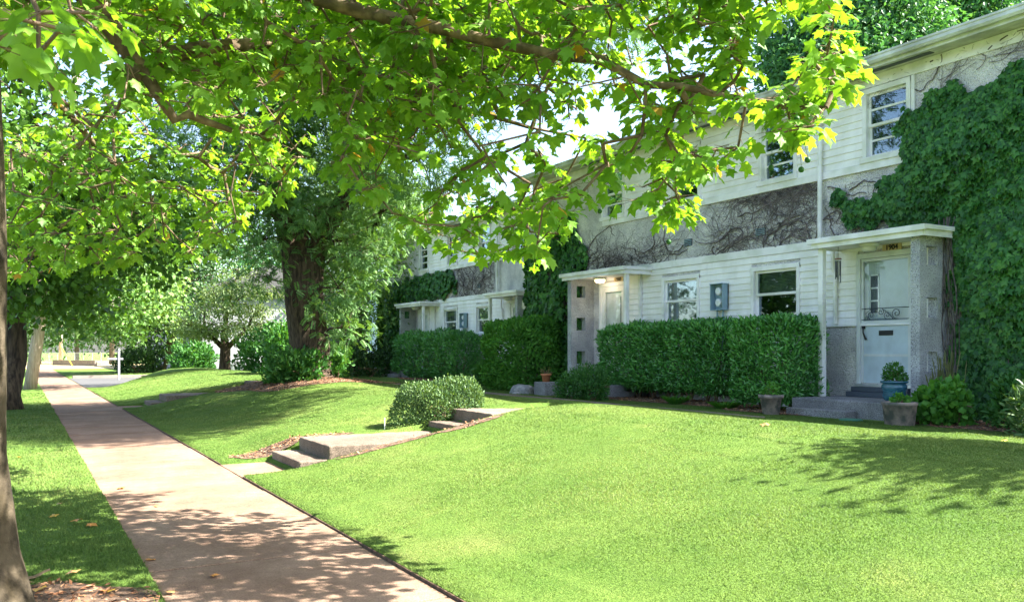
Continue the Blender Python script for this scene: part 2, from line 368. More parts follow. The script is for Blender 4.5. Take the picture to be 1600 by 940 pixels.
# sidewalk slabs with joints
b = MB(); y = -6.0; k = 0
while y < 100:
    L = 1.52 if k % 2 else 1.55
    b.box(.752, 2.277, y + .009, y + L - .009, -.08, .004 + .004 * math.sin(k * 1.7)); y += L; k += 1
tag(b.build('sidewalk', M['walk'], bevel=.008), kind='structure')
tag(MB().box(.77, 2.26, -6, 100, -.06, -.016).build('sidewalk_bed', M['soil']), kind='structure')
b = MB(); b.box(2.279, 2.945, YA, YB, -.06, .008)
b.box(2.279, 2.945, YA + 13.6, YB + 13.6, -.06, .008)
tag(b.build('path_apron', M['walk'], bevel=.008), kind='structure')
b = MB(); b.box(2.279, 2.291, -6, YA, -.04, .020); b.box(2.279, 2.291, YB, YA + 13.6, -.04, .020); b.box(2.279, 2.291, YB + 13.6, 39, -.04, .016); tag(b.build('lawn_edge', M['soil']), kind='structure')
b = MB(); b.quad((-9.4, -60, -.155), (-1.97, -60, -.155), (-1.97, 160, -.155), (-9.4, 160, -.155))
tag(b.build('street', M['asphalt']), kind='structure')
b = MB(); b.box(-2.05, -1.90, -60, 44, -.3, .02); b.box(-2.05, -1.90, 52, 160, -.3, .02)
tag(b.build('kerb', M['kerb'], bevel=.015), kind='structure')
b = MB(); b.quad((2.32, 39.0, .0), (60, 39.0, .0), (60, 51.95, .0), (2.32, 51.95, .0))
o = tag(b.build('cross_street', M['asphalt']), kind='structure')
b = MB()
x = 2.5
for L, g in ((3.4, 0), (1.3, 1), (1.2, 0), (1.5, 1), (14, 0)):
    if not g: b.box(x, x + L, 51.98, 52.25, -.1, .14)
    else: b.box(x, x + L, 51.98, 52.25, .09, .14); b.box(x, x + L, 52.2, 52.25, -.1, .09)
    x += L
tag(b.build('cross_street_kerb', M['kerb']), kind='structure')

# front steps and path, one thing per flight
def flight(y0, y1, lab):
    e = empty('garden_steps', (3.0, (y0 + y1) / 2, 0), lab, 'steps', 'concrete steps up to the terrace')
    MB().box(2.95, 3.325, y0, y1, -.1, .15).build('tread', M['step'], e, bevel=.012)
    MB().box(3.32, 5.245, y0, y1, -.1, .32).build('landing', M['step'], e, bevel=.012)
    MB().box(5.24, 5.605, y0, y1, .1, .46).build('tread', M['step'], e, bevel=.012)
    b = MB(); b.add([(5.6, y0, .2), (5.6, y1, .2), (8.35, y1, .2), (8.35, y0, .2), (5.6, y0, .635), (5.6, y1, .635), (8.35, y1, .545), (8.35, y0, .545)],
        [(0, 1, 2, 3), (7, 6, 5, 4), (0, 4, 5, 1), (1, 5, 6, 2), (2, 6, 7, 3), (3, 7, 4, 0)])
    b.build('upper_slab', M['step'], e, bevel=.012)
flight(YA, YB, 'broad concrete garden steps in two pairs with mulch edging and a boxwood beside them')
flight(YA + 13.6, YB + 13.6, 'low concrete steps further along, in the shade of the big tree')
b = MB(); y = 9.0; k = 0
while y < 34:
    b.box(8.36, 9.34, y + .006, y + 1.2 - .006, .4, .545 + .003 * math.sin(k * 2.1)); y += 1.2; k += 1
tag(b.build('terrace_path', M['step'], bevel=.008), kind='structure')

def roughen(o, lv=5, st=.02, sz=.12):
    t = bpy.data.textures.get('rough_clouds') or bpy.data.textures.new('rough_clouds', 'CLOUDS'); t.noise_scale = sz; t.noise_depth = 3
    for m in list(o.modifiers): o.modifiers.remove(m)
    me = o.data; import bmesh; bm = bmesh.new(); bm.from_mesh(me)
    for _ in range(40):
        L = [e for e in bm.edges if e.calc_length() > .22]
        if not L: break
        bmesh.ops.subdivide_edges(bm, edges=L, cuts=1, use_grid_fill=True)
    bmesh.ops.triangulate(bm, faces=[f for f in bm.faces if len(f.verts) > 4]); bm.to_mesh(me); bm.free()
    b_ = o.modifiers.new('bevel', 'BEVEL'); b_.width = .018; b_.segments = 2; b_.limit_method = 'ANGLE'
    s_ = o.modifiers.new('sub', 'SUBSURF'); s_.subdivision_type = 'SIMPLE'; s_.levels = s_.render_levels = 2
    d_ = o.modifiers.new('disp', 'DISPLACE'); d_.texture = t; d_.strength = st; d_.mid_level = .5; d_.texture_coords = 'GLOBAL'
for o_ in [q for q in bpy.data.objects if q.name.split('.')[0] in ('tread', 'landing', 'upper_slab')]: roughen(o_)
# mulch
def chips(name, pts, n, z_off=.01, size=(.02, .06), lab=None, dense=True):
    """mulch bed: soil sheet with chips; pts = list of (cx,cy,rx,ry)"""
    P = []
    V = []; Fc = []
    for cx, cy, rx, ry in pts:
        k = int(n * rx * ry * 3.14)
        a = rng.random(k) * 6.283; r = np.sqrt(rng.random(k)) * (1 + .1 * np.sin(a * 5))
        X = cx + rx * r * np.cos(a); Y = cy + ry * r * np.sin(a)
        P.append(np.stack([X, Y, ground(X, Y) + z_off + .012 * rng.random(k)], 1))
    P = np.concatenate(P); k = len(P)
    T = np.stack([rng.normal(size=k), rng.normal(size=k), rng.normal(size=k) * .25], 1); N = np.stack([rng.normal(size=k) * .35, rng.normal(size=k) * .35, np.ones(k)], 1)
    o = leaves(name, P, T, N, rng.uniform(size[0], size[1], k), shape_simple(.45, .02), M['chips']); tag(o, kind='stuff')
    b = MB()
    for cx, cy, rx, ry in pts:
        base = len(b.v); R = 6; S = 36
        for i in range(R + 1):
            for j in range(S):
                a = 2 * math.pi * j / S; r = i / R * (1 + .1 * math.sin(a * 5)); x_, y_ = cx + rx * r * math.cos(a), cy + ry * r * math.sin(a)
                b.v.append((x_, y_, float(ground(x_, y_)) + .008 + .01 * (1 - i / R)))
        for i in range(R):
            for j in range(S):
                q = base + i * S + j; q2 = base + i * S + (j + 1) % S; b.f.append((q, q2, q2 + S, q + S))
    s = b.build(name + '_soil', M['soil'], smooth_=True); tag(s, kind='stuff')
chips('mulch', [(.15, 5.4, .55, .75), (7.0, 22.9, 2.4, 2.6), (2.98, 12.05, .48, .34), (3.7, 12.0, .5, .18)], 900)
chips('mulch_border', [(11.3, 13.5, .75, 2.6), (10.75, 10.3, .5, 1.1), (11.2, 6.6, .7, 1.6), (12.6, 27, .9, 3.5), (5.2, 10.22, .5, .12), (4.1, 10.26, .7, .09)], 650)

# ------------------------------------------------------------------ apartment buildings
FONT = None
def text_mesh(name, txt, size, loc, mat, parent, depth=.004):
    cu = bpy.data.curves.new(name, 'FONT'); cu.body = txt; cu.size = size; cu.extrude = depth; cu.align_x = 'CENTER'; cu.align_y = 'CENTER'; cu.offset = .002
    o = bpy.data.objects.new(name, cu); COL.objects.link(o); cu.materials.append(mat)
    p = parent; off = Vector((0, 0, 0))
    while p is not None: off += Vector(p.location); p = p.parent
    o.location = Vector(loc) - off; o.rotation_euler = (math.radians(90), 0, math.radians(-90))
    bpy.context.view_layer.update(); me = bpy.data.meshes.new_from_object(o.evaluated_get(bpy.context.evaluated_depsgraph_get())); m = bpy.data.objects.new(name, me); COL.objects.link(m)
    m.location = o.location; m.rotation_euler = o.rotation_euler; m.parent = parent; bpy.data.objects.remove(o)
    return m

def window(par, F, y0, y1, z0, z1, blind=0, label=None, screen=False):
    """double hung window in facade x=F, outer trim extents; z0 sill top"""
    tr = .075; b = MB()
    b.box(F - .045, F + .10, y0, y0 + tr, z0, z1); b.box(F - .045, F + .10, y1 - tr, y1, z0, z1)
    b.box(F - .048, F + .10, y0, y1, z1 - tr, z1 + .01)
    fr = b.build('window', M['white'], par, bevel=.004)
    if label: fr['label'] = label
    MB().box(F - .075, F + .10, y0 - .03, y1 + .03, z0 - .04, z0 + .05).build('sill', M['white'], fr, bevel=.005)
    a0, a1 = y0 + tr, y1 - tr; c0, c1 = z0 + .05, z1 - tr; zm = (c0 + c1) / 2; s = .045
    for (q0, q1, xo) in ((zm - .02, c1, .02), (c0, zm + .02, .045)):
        b = MB(); b.box(F + xo, F + xo + .03, a0, a0 + s, q0, q1); b.box(F + xo, F + xo + .03, a1 - s, a1, q0, q1)
        b.box(F + xo, F + xo + .03, a0 + s, a1 - s, q0, q0 + s); b.box(F + xo, F + xo + .03, a0 + s, a1 - s, q1 - s, q1)
        if screen: b.box(F + xo + .002, F + xo + .028, a0 + s, a1 - s, (q0 + q1) / 2 - .012, (q0 + q1) / 2 + .022)
        sa = b.build('sash', M['white'], fr)
    MB().box(F + .032, F + .038, a0 + s * .5, a1 - s * .5, zm, c1 - s * .5).build('pane', M['glass'], fr)
    MB().box(F + .057, F + .063, a0 + s * .5, a1 - s * .5, c0 + s * .5, zm).build('pane', M['glass'], fr)
    if blind:
        b = MB(); z = c1 - .03; zb = c1 - (c1 - c0) * blind
        while z > zb:
            b.add([(F + .11, a0, z), (F + .11, a1, z), (F + .135, a1, z - .018), (F + .135, a0, z - .018)], [(0, 1, 2, 3)]); z -= .027
        b.build('blind', M['blind'], fr)
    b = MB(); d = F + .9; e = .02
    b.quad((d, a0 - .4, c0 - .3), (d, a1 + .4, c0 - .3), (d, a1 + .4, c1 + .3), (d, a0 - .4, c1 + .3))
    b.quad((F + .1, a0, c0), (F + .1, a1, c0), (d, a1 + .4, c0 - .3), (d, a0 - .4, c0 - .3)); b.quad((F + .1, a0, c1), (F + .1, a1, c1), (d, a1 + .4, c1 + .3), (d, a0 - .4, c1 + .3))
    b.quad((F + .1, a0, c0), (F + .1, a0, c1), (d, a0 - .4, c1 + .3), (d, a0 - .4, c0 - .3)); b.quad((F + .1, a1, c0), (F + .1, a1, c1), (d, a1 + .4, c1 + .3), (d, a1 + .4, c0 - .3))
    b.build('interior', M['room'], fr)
    return fr

def spiral(cx, cz, r, a0, turns, sgn, n=22):
    return [(cx + r * (1 - .85 * i / n) * math.cos(a0 + sgn * turns * 6.283 * i / n), cz + r * (1 - .85 * i / n) * math.sin(a0 + sgn * turns * 6.283 * i / n)) for i in range(n + 1)]

def door(par, F, y0, y1, z0, z1, style):
    # y0 is the side nearer the camera
    b = MB(); t = .07
    b.box(F - .05, F + .08, y0 - t, y0, z0 - .02, z1); b.box(F - .05, F + .08, y1, y1 + t, z0 - .02, z1); b.box(F - .054, F + .08, y0 - t, y1 + t, z1, z1 + t + .02)
    d = b.build('door', M['door_frame'] if style == 'blue' else M['white'], par, bevel=.004)
    MB().box(F - .10, F + .08, y0 - t, y1 + t, z0 - .06, z0 - .02).build('threshold', M['alu'], d)
    MB().box(F + .05, F + .09, y0, y1, z0, z1).build('inner_door', M['door'] if style == 'blue' else M['white'], d)
    if style == 'blue':
        lite = MB(); yl0, yl1 = y1 - .28, y1 - .14
        for i in range(3):
            zz = z0 + 1.14 + i * .21; lite.box(F + .042, F + .052, yl0, yl1, zz, zz + .19)
        lite.build('small_pane', M['charcoal'], d)
        b = MB(); b.box(F + .036, F + .049, yl0 - .02, yl0, z0 + 1.12, z0 + 1.77); b.box(F + .036, F + .049, yl1, yl1 + .02, z0 + 1.12, z0 + 1.77)
        for i in range(4): b.box(F + .036, F + .049, yl0 - .019, yl1 + .019, z0 + 1.115 + i * .21, z0 + 1.138 + i * .21)
        b.build('glazing_bar', M['alu'], d)
        zr = z0 + .98   # meeting rail of the storm door
        b = MB(); s = .045
        b.box(F - .02, F + .012, y0 + .004, y0 + s, z0, z1 - .004); b.box(F - .02, F + .012, y1 - s, y1 - .004, z0, z1 - .004)
        b.box(F - .019, F + .011, y0 + s, y1 - s, z1 - .05, z1 - .004); b.box(F - .019, F + .011, y0 + s, y1 - s, z0 + .95, z0 + 1.01)
        b.build('storm_frame', M['door_frame'], d)
        MB().box(F - .006, F - .002, y0 + s, y1 - s, z0 + 1.01, z1 - .05).build('storm_glass', M['glass_weak'], d)
        MB().box(F - .008, F + .004, y0 + s, y1 - s, z0 + .47, z0 + .95).build('upper_panel', M['door_low'], d)
        MB().box(F - .010, F + .004, y0 + s, y1 - s, z0, z0 + .43).build('kick_panel', M['door_low'], d)
        MB().box(F - .014, F + .004, y0 + s, y1 - s, z0 + .43, z0 + .47).build('kick_rail', M['door_frame'], d)
        MB().box(F - .02, F - .009, (y0 + y1) / 2 - .14, (y0 + y1) / 2 + .12, z0 + .77, z0 + .85).build('mail_slot', M['black'], d, bevel=.003)
        b = MB(); b.tube([(F - .05, y1 - .06, z0 + .90), (F - .06, y1 - .07, z0 + .82), (F - .04, y1 - .11, z0 + .70)], [.012, .012, .018], 8)
        b.box(F - .045, F - .02, y1 - .08, y1 - .03, z0 + .88, z0 + .93); b.build('handle', M['black'], d)
        b = MB(); zz0, zz1 = z0 + 1.03, z0 + 1.21
        for zz in (zz0, zz1): b.tube([(F - .03, y0 + .02, zz), (F - .03, y1 - .02, zz)], .006, 6)
        for (cy, cz, r, a, tn, sg) in ((y1 - .20, zz0 + .07, .07, -1.57, 1.4, 1), (y1 - .38, zz1 - .06, .06, 1.57, 1.4, 1), (y1 - .50, zz0 + .065, .065, -1.57, 1.4, 1), (y0 + .24, zz0 + .09, .088, -1.57, 1.5, 1)):
            b.tube([(F - .03, p, q) for p, q in spiral(cy, cz, r, a, tn, sg)], .006, 5)
        b.tube([(F - .03, y1 - .14, zz0), (F - .03, y1 - .10, zz0 + .1), (F - .03, y1 - .2, zz1 - .01), (F - .03, y1 - .36, zz1)], .005, 5)
        b.tube([(F - .03, y1 - .40, zz1), (F - .03, y1 - .48, zz0 + .12), (F - .03, y1 - .62, zz0), (F - .03, y0 + .36, zz1 - .1), (F - .03, y0 + .3, zz0)], .005, 5)
        b.build('scroll_guard', M['iron'], d)
    else:
        s = .13; b = MB(); b.box(F - .02, F + .03, y0, y0 + s, z0, z1); b.box(F - .02, F + .03, y1 - s, y1, z0, z1); b.box(F - .019, F + .029, y0 + s, y1 - s, z1 - s, z1); b.box(F - .019, F + .029, y0 + s, y1 - s, z0, z0 + .8)
        b.build('storm_frame', M['white'], d)
        MB().box(F - .002, F + .002, y0 + s, y1 - s, z0 + .8, z1 - s).build('storm_glass', M['glass_weak'], d)
        MB().box(F + .035, F + .045, y0 + s + .03, y0 + s + .11, z0 + .95, z1 - .25).build('small_pane', M['charcoal'], d)
    return d

def house(F, oy, yr0, yr1, label, numbers, lamp_lit, main):
    C = 12.75 + oy
    e = empty('apartment_building', (F, C, .4), label, 'building', 'two storey apartment buildings of the row')
    wins_lo = [(C - 1.93, C - .75), (C + .68, C + 1.87)]
    wins_up = [(C - 4.13, C - 3.25), (C - 1.86, C - .95), (C + .66, C + 1.55), (C + 3.2, C + 4.1)]
    d_r = (C - 4.12, C - 3.21); d_l = (C + 3.2, C + 4.11)
    zD0, zD1 = .97, 3.0; zw0, zw1 = 2.05, 3.06; zu0, zu1 = 4.6, 5.76
    holes = [(a, b_, zw0 + .05, zw1 - .05) for a, b_ in wins_lo] + [(a, b_, zu0 + .05, zu1 - .05) for a, b_ in wins_up] + [(a, b_, zD0, zD1) for a, b_ in (d_r, d_l)]
    yb = sorted(set([yr0, yr1] + [round(v, 4) for h in holes for v in h[:2]])); zb = sorted(set([.1, 6.05] + [round(v, 4) for h in holes for v in h[2:]]))
    b = MB()
    for i in range(len(yb) - 1):
        for j in range(len(zb) - 1):
            cy, cz = (yb[i] + yb[i + 1]) / 2, (zb[j] + zb[j + 1]) / 2
            if any(h[0] < cy < h[1] and h[2] < cz < h[3] for h in holes): continue
            b.quad((F, yb[i], zb[j]), (F, yb[i + 1], zb[j]), (F, yb[i + 1], zb[j + 1]), (F, yb[i], zb[j + 1]))
    D = F + 8.5
    b.quad((F, yr0, .1), (D, yr0, .1), (D, yr0, 6.05), (F, yr0, 6.05)); b.quad((F, yr1, .1), (D, yr1, .1), (D, yr1, 6.05), (F, yr1, 6.05)); b.quad((D, yr0, .1), (D, yr1, .1), (D, yr1, 6.05), (D, yr0, 6.05))
    b.add([(F, yr0, 6.05), (D, yr0, 6.05), ((F + D) / 2, yr0, 7.3)], [(0, 1, 2)]); b.add([(F, yr1, 6.05), (D, yr1, 6.05), ((F + D) / 2, yr1, 7.3)], [(0, 1, 2)])
    b.build('stucco_wall', M['stucco'], e)
    def siding(name, z0, z1, ya, yb_, holes):
        b = MB(); n = round((z1 - z0) / .117); h = (z1 - z0) / n
        for i in range(n):
            a0, a1 = z0 + i * h, z0 + (i + 1) * h; cuts = [(ya, yb_)]
            for hh in holes:
                if hh[2] < a1 - .01 and hh[3] > a0 + .01:
                    new = []
                    for p, q in cuts:
                        if hh[0] > p: new.append((p, min(q, hh[0])))
                        if hh[1] < q: new.append((max(p, hh[1]), q))
                    cuts = [(p, q) for p, q in new if q - p > .01] if new else []
            for p, q in cuts:
                w_ = .0015 * math.sin(i * 3.3 + p)
                b.quad((F - .030 + w_, p, a0), (F - .030 + w_, q, a0), (F - .010, q, a1), (F - .010, p, a1))
                b.quad((F - .030 + w_, p, a0), (F - .030 + w_, q, a0), (F + .0, q, a0), (F + .0, p, a0))
                for yy in (p, q): b.add([(F - .030 + w_, yy, a0), (F - .010, yy, a1), (F, yy, a1), (F, yy, a0)], [(0, 1, 2, 3)])
        return b.build(name, M['siding'], e)
    sid_hl = [(a, b_, zw0 - .04, zw1 + .01) for a, b_ in wins_lo] + [(a - .07, b_ + .07, zD0 - .1, zD1 + .09) for a, b_ in (d_r, d_l)]
    siding('lower_siding', 1.93, 3.26, C - 4.55, C + 3.9, sid_hl)
    siding('upper_siding', 4.57, 5.78, C - 4.13, C + 4.0, [(a, b_, zu0 - .04, zu1 + .01) for a, b_ in wins_up])
    b = MB(); b.box(F - .034, F, C - 2.75, C + 3.85, 3.265, 3.41); b.box(F - .031, F, C - 4.55, C - 2.75, 3.265, 3.38); b.box(F - .05, F, C - 4.17, C + 4.05, 4.44, 4.565)
    b.box(F - .03, F, yr0, yr1, 5.785, 5.975)
    b.box(F - .038, F - .001, C - 4.20, C - 4.14, 4.57, 5.78); b.box(F - .040, F, C - 4.55, C + 3.9, 1.90, 1.928)
    b.build('trim_board', M['white'], e, bevel=.004)
    # eave
    ov = .42
    b = MB(); b.box(F - ov, F, yr0 - .1, yr1 + .1, 5.98, 6.0); b.box(F - ov - .01, F - ov + .02, yr0 - .1, yr1 + .1, 5.94, 6.1)
    b.build('soffit', M['gutter'], e)
    MB().box(F - .24, F - .13, C - 4.6, C + 4.6, 5.972, 5.979).build('soffit_vent', M['charcoal'], e)
    b = MB(); y0_, y1_ = yr0 - .12, yr1 + .12
    prof = [(F - ov - .01, 6.10), (F - ov - .01, 5.99), (F - ov - .09, 5.985), (F - ov - .12, 6.02), (F - ov - .115, 6.07), (F - ov - .13, 6.08), (F - ov - .13, 6.11), (F - ov - .10, 6.11), (F - ov - .10, 6.06), (F - ov - .02, 6.03)]
    n = len(prof); b.add([(x_, y0_, z_) for x_, z_ in prof] + [(x_, y1_, z_) for x_, z_ in prof], [(i, (i + 1) % n, (i + 1) % n + n, i + n) for i in range(n)] + [tuple(range(n)), tuple(range(2 * n - 1, n - 1, -1))])
    b.build('gutter', M['gutter'], e)
    b = MB(); xr = (F + D) / 2; e0 = F - ov - .03
    b.add([(e0, y0_ - .1, 6.115), (e0, y1_ + .1, 6.115), (xr, y1_ + .1, 7.5), (xr, y0_ - .1, 7.5), (2 * xr - e0, y1_ + .1, 6.115), (2 * xr - e0, y0_ - .1, 6.115),
           (e0, y0_ - .1, 6.10), (e0, y1_ + .1, 6.10), (2 * xr - e0, y1_ + .1, 6.10), (2 * xr - e0, y0_ - .1, 6.10)], [(0, 1, 2, 3), (3, 2, 4, 5), (6, 7, 1, 0), (8, 9, 5, 4), (6, 9, 8, 7)])
    b.build('roof', M['roof'], e)
    # windows
    labs = ['window behind the clipped hedge right of the meter box', 'window with drawn blind left of the meter box']
    for i, (a, b_) in enumerate(wins_lo): window(e, F, a, b_, zw0, zw1, (.52, .98)[i], labs[i])
    for i, (a, b_) in enumerate(wins_up): window(e, F, a, b_, zu0, zu1, (.0, .3, 0, .25)[i], None, True)
    dr = door(e, F, *d_r, zD0, zD1, 'blue' if main else 'white'); dr['label'] = 'pale blue storm door with scroll guard' if main else 'pale door half hidden by a round bush'
    dl = door(e, F, *d_l, zD0, zD1, 'white'); dl['label'] = 'white storm door under the lit porch lamp' if main else 'white door with a small window'
    # porches: (side, wing_in, wing_out, roof_in, roof_out, post_y)
    for side, (w0, w1, r0, r1, py) in enumerate(((C - 4.73, C - 4.58, C - 4.9, C - 2.80, C - 2.94), (C + 4.46, C + 4.61, C + 2.22, C + 4.72, C + 2.33))):
        xf = F - .66
        if main or side == 1:
            pass
        hz = [(1.18, 1.48), (1.98, 2.28), (2.76, 3.04)]; hx = (F - .50, F - .25)
        b = MB(); b.box(xf, hx[0], w0, w1, .3, 3.2); b.box(hx[1], F - .001, w0, w1, .3, 3.2)
        zz = .3
        for h0, h1 in hz: b.box(hx[0], hx[1], w0, w1, zz, h0); zz = h1
        b.box(hx[0], hx[1], w0, w1, zz, 3.2)
        b.build('porch_wing_wall', M['stucco_wing'], e)
        rf = F - .83
        b = MB(); b.box(rf + .07, F - .02, r0 + .04, r1 - .04, 3.19, 3.215); b.box(rf + .05, rf + .07, r0 + .04, r1 - .04, 3.16, 3.30)
        b.box(rf + .07, F - .02, r0 + .02, r0 + .04, 3.16, 3.30); b.box(rf + .07, F - .02, r1 - .04, r1 - .02, 3.16, 3.30)
        pr = b.build('porch_roof', M['white'], e)
        b = MB(); b.box(rf, rf + .05, r0 - .02, r1 + .02, 3.235, 3.32); b.box(rf + .05, F - .02, r0 - .02, r0 + .02, 3.25, 3.32); b.box(rf + .05, F - .02, r1 - .02, r1 + .02, 3.25, 3.32)
        b.build('porch_gutter', M['white'], pr, bevel=.008)
        MB().box(rf + .05, F - .02, r0 + .02, r1 - .02, 3.30, 3.315).build('porch_roofing', M['roof'], pr)
        MB().box(xf - .02, xf + .07, py - .045, py + .045, .745, 3.165).build('porch_post', M['white'], e, bevel=.004)
        if side == 1: MB().box(F - .09, F - .032, py + .22, py + .30, .745, 3.19).build('porch_post', M['white'], e, bevel=.004)
        p0, p1 = (C - 4.80, C - 2.9) if side == 0 else (C + 2.25, C + 4.44)
        pl = MB().box(F - 1.30, F - .001, p0, p1, .2, .745).build('porch_step', M['agg'], e, bevel=.015)
        MB().box(F - 1.56, F - 1.31, p0 + .65, p1 - .12, .2, .60).build('lower_step', M['agg'], pl, bevel=.012)
        dd = d_r if side == 0 else d_l
        MB().box(F - .30, F - .005, dd[0] - .10, dd[1] + .08, .748, .83).build('door_step', M['charcoal'], pl, bevel=.005)
        MB().box(F - .20, F - .006, dd[0] - .08, dd[1] + .06, .832, .905).build('door_step', M['charcoal'], pl, bevel=.005)
        yc = (dd[0] + dd[1]) / 2
        lc = (F - .38, yc + .02, 3.19)
        lm = MB().lathe(lc, [(.0, 0), (.15, 0), (.155, -.03), (.14, -.05), (.0, -.05)]).build('porch_lamp', M['white'], e, smooth_=True)
        lit = side == 1 and lamp_lit
        MB().lathe(lc, [(.12, -.052), (.12, -.09), (.09, -.12), (.0, -.13)]).build('lamp_glass', M['glow'] if lit else M['white'], lm, smooth_=True)
        if lit:
            L = bpy.data.lights.new('porch_bulb', 'POINT'); L.energy = .8; L.color = (1, .82, .6); L.shadow_soft_size = .06
            lo = bpy.data.objects.new('porch_bulb', L); COL.objects.link(lo); lo.location = (lc[0], lc[1], 3.0)
        nu = numbers[side]
        if nu:
            yn = yc - .14 if side == 0 else yc - .24
            pb = MB().box(F - .044, F - .03, yn - .17, yn + .17, 3.085, 3.19).build('number_plate', M['plate'], e)
            text_mesh('number', nu, .115, (F - .048, yn, 3.137), M['black'], pb)
    # vents
    for y_, z_ in ((C - .97, 3.72), (C + 1.05, 3.74)):
        b = MB(); b.box(F - .012, F, y_ - .12, y_ + .12, z_ - .075, z_ + .075); v = b.build('wall_vent', M['charcoal'], e)
        b = MB()
        for i in range(4): b.box(F - .022, F - .013, y_ - .115, y_ + .115, z_ - .06 + i * .035, z_ - .045 + i * .035)
        b.build('louvre', M['meter'], v)
    # meters
    y0_, y1_ = C - .15, C + .20; b = MB(); x0 = F - .19; z0, z1 = 2.30, 2.80
    b.box(x0, F - .03, y0_, y0_ + .012, z0, z1); b.box(x0, F - .03, y1_ - .012, y1_, z0, z1); b.box(x0 - .02, F - .03, y0_ - .01, y1_ + .01, z1, z1 + .012); b.box(x0, F - .03, y0_, y1_, z0 - .012, z0); b.box(F - .055, F - .03, y0_, y1_, z0, z1)
    mb_ = b.build('meter_box', M['meter'], e)
    for zz in (2.44, 2.66):
        m_ = MB(); m_.tube([(F - .055, C + .02, zz), (F - .11, C + .02, zz)], .082, 18); m_.build('meter', M['alu'], mb_, smooth_=False)
        g = MB(); g.tube([(F - .11, C + .02, zz), (F - .15, C + .02, zz), (F - .16, C + .02, zz)], [.078, .074, .05], 18); g.box(F - .163, F - .158, C - .02, C + .06, zz + .01, zz + .04); g.build('meter_dial', M['dial'], mb_)
    b = MB(); b.tube([(F - .09, C - .06, z0 - .01), (F - .09, C - .06, 1.5)], .022, 8); b.tube([(F - .09, C + .1, z0 - .01), (F - .09, C + .1, 1.5)], .018, 8); b.build('conduit', M['meter'], mb_)
    # downspouts
    b = MB(); yy = C - 2.43; b.tube([(F - ov - .06, yy, 6.0), (F - ov - .06, yy, 5.9), (F - .10, yy, 5.7), (F - .10, yy, 3.33)], .04, 8); b.tube([(F - .10, yy - .28, 3.18), (F - .10, yy - .28, 2.9), (F - .07, yy - .3, 2.8), (F - .07, yy - .3, 1.95)], .035, 8)
    b.build('downspout', M['white'], e)
    return e
house(12.1, 0, 5.0, 20.05, 'near white-sided and grey stucco apartment building with door 1904', ('1904', '1900'), True, True)
house(13.75, 14.6, 20.3, 34.65, 'farther apartment building of the row, set back behind round bush and ivy', (None, None), False, False)

# ------------------------------------------------------------------ climbing plants
def pip(px, py, poly):
    inside = np.zeros(len(px), bool); n = len(poly)
    for i in range(n):
        x1, y1 = poly[i]; x2, y2 = poly[(i + 1) % n]
        c = ((y1 > py) != (y2 > py)) & (px < (x2 - x1) * (py - y1) / ((y2 - y1) + 1e-12) + x1); inside ^= c
    return inside
def ivy(F, poly, dens, size, lab, bulge=.3, extra=None, group='ivy on the walls', mat='leaf_ivy'):
    P = np.array(poly); y0, y1 = P[:, 0].min(), P[:, 0].max(); z0, z1 = P[:, 1].min(), P[:, 1].max()
    n = int((y1 - y0) * (z1 - z0) * dens); Y = rng.uniform(y0, y1, n); Z = rng.uniform(z0, z1, n)
    jy = Y + .10 * np.sin(Z * 7) + .07 * np.sin(Z * 17 + Y * 3); jz = Z + .10 * np.sin(Y * 6.1) + .06 * np.sin(Y * 15)
    k = pip(jy, jz, poly); Y, Z = Y[k], Z[k]; n = len(Y)
    # distance to boundary approx: erode by testing shifted points
    edge = np.zeros(n)
    for r in (.15, .35, .6):
        ok = np.ones(n, bool)
        for a in range(8):
            ok &= pip(Y + r * math.cos(a * .785), np.maximum(Z + r * math.sin(a * .785), z0 + .01), poly)
        edge += ok
    lump = .10 * np.sin(Y * 9 + np.sin(Z * 5) * 2) * np.sin(Z * 7.3 + np.sin(Y * 4) * 2)
    th = .05 + np.maximum(lump, -.04) * (edge / 3) + bulge * (edge / 3) * (.6 + .4 * np.sin(Y * 2.3 + np.sin(Z * 1.7) * 2)) * (.65 + .35 * np.sin(Z * 2.9 + Y))
    X = F - th * (1 - .45 * rng.random(n) ** 2) - .03
    pos = np.stack([X, Y, Z], 1)
    N = np.stack([-np.ones(n), rng.normal(0, .6, n), .35 + rng.normal(0, .55, n)], 1); T = np.stack([-.25 + rng.normal(0, .2, n), rng.normal(0, .55, n), -np.ones(n)], 1)
    if extra is not None:
        pos = np.concatenate([pos, extra[0]]); N = np.concatenate([N, extra[1]]); T = np.concatenate([T, np.stack([rng.normal(0, .3, len(extra[0])), rng.normal(0, .3, len(extra[0])), -np.ones(len(extra[0]))], 1)])
    e = empty('ivy', (F - .05, float(P[:, 0].mean()), .45), lab, 'climbing plant', group)
    leaves('foliage', pos, T, N, rng.uniform(.5, 1.4, len(pos)) * size, IVY, M[mat], e)
    b = MB()
    for i in range(int((y1 - y0) * 5)):
        y = random.uniform(y0, y1); z = max(z0, .45); pts = []
        if not pip(np.array([y]), np.array([z + .05]), poly)[0]: continue
        for s in range(14):
            if s and not pip(np.array([y]), np.array([z + .01]), poly)[0] and z > z0 + 1: break
            pts.append((F - .035 - random.random() * .03, y, z)); y += random.uniform(-.13, .13); z += random.uniform(.15, .4)
            if z > z1: break
        if len(pts) > 2: b.tube(pts, [.016 * (1 - .05 * k) for k in range(len(pts))], 4, cap=False)
    if b.v: b.build('stem', M['vine'], e)
    return e
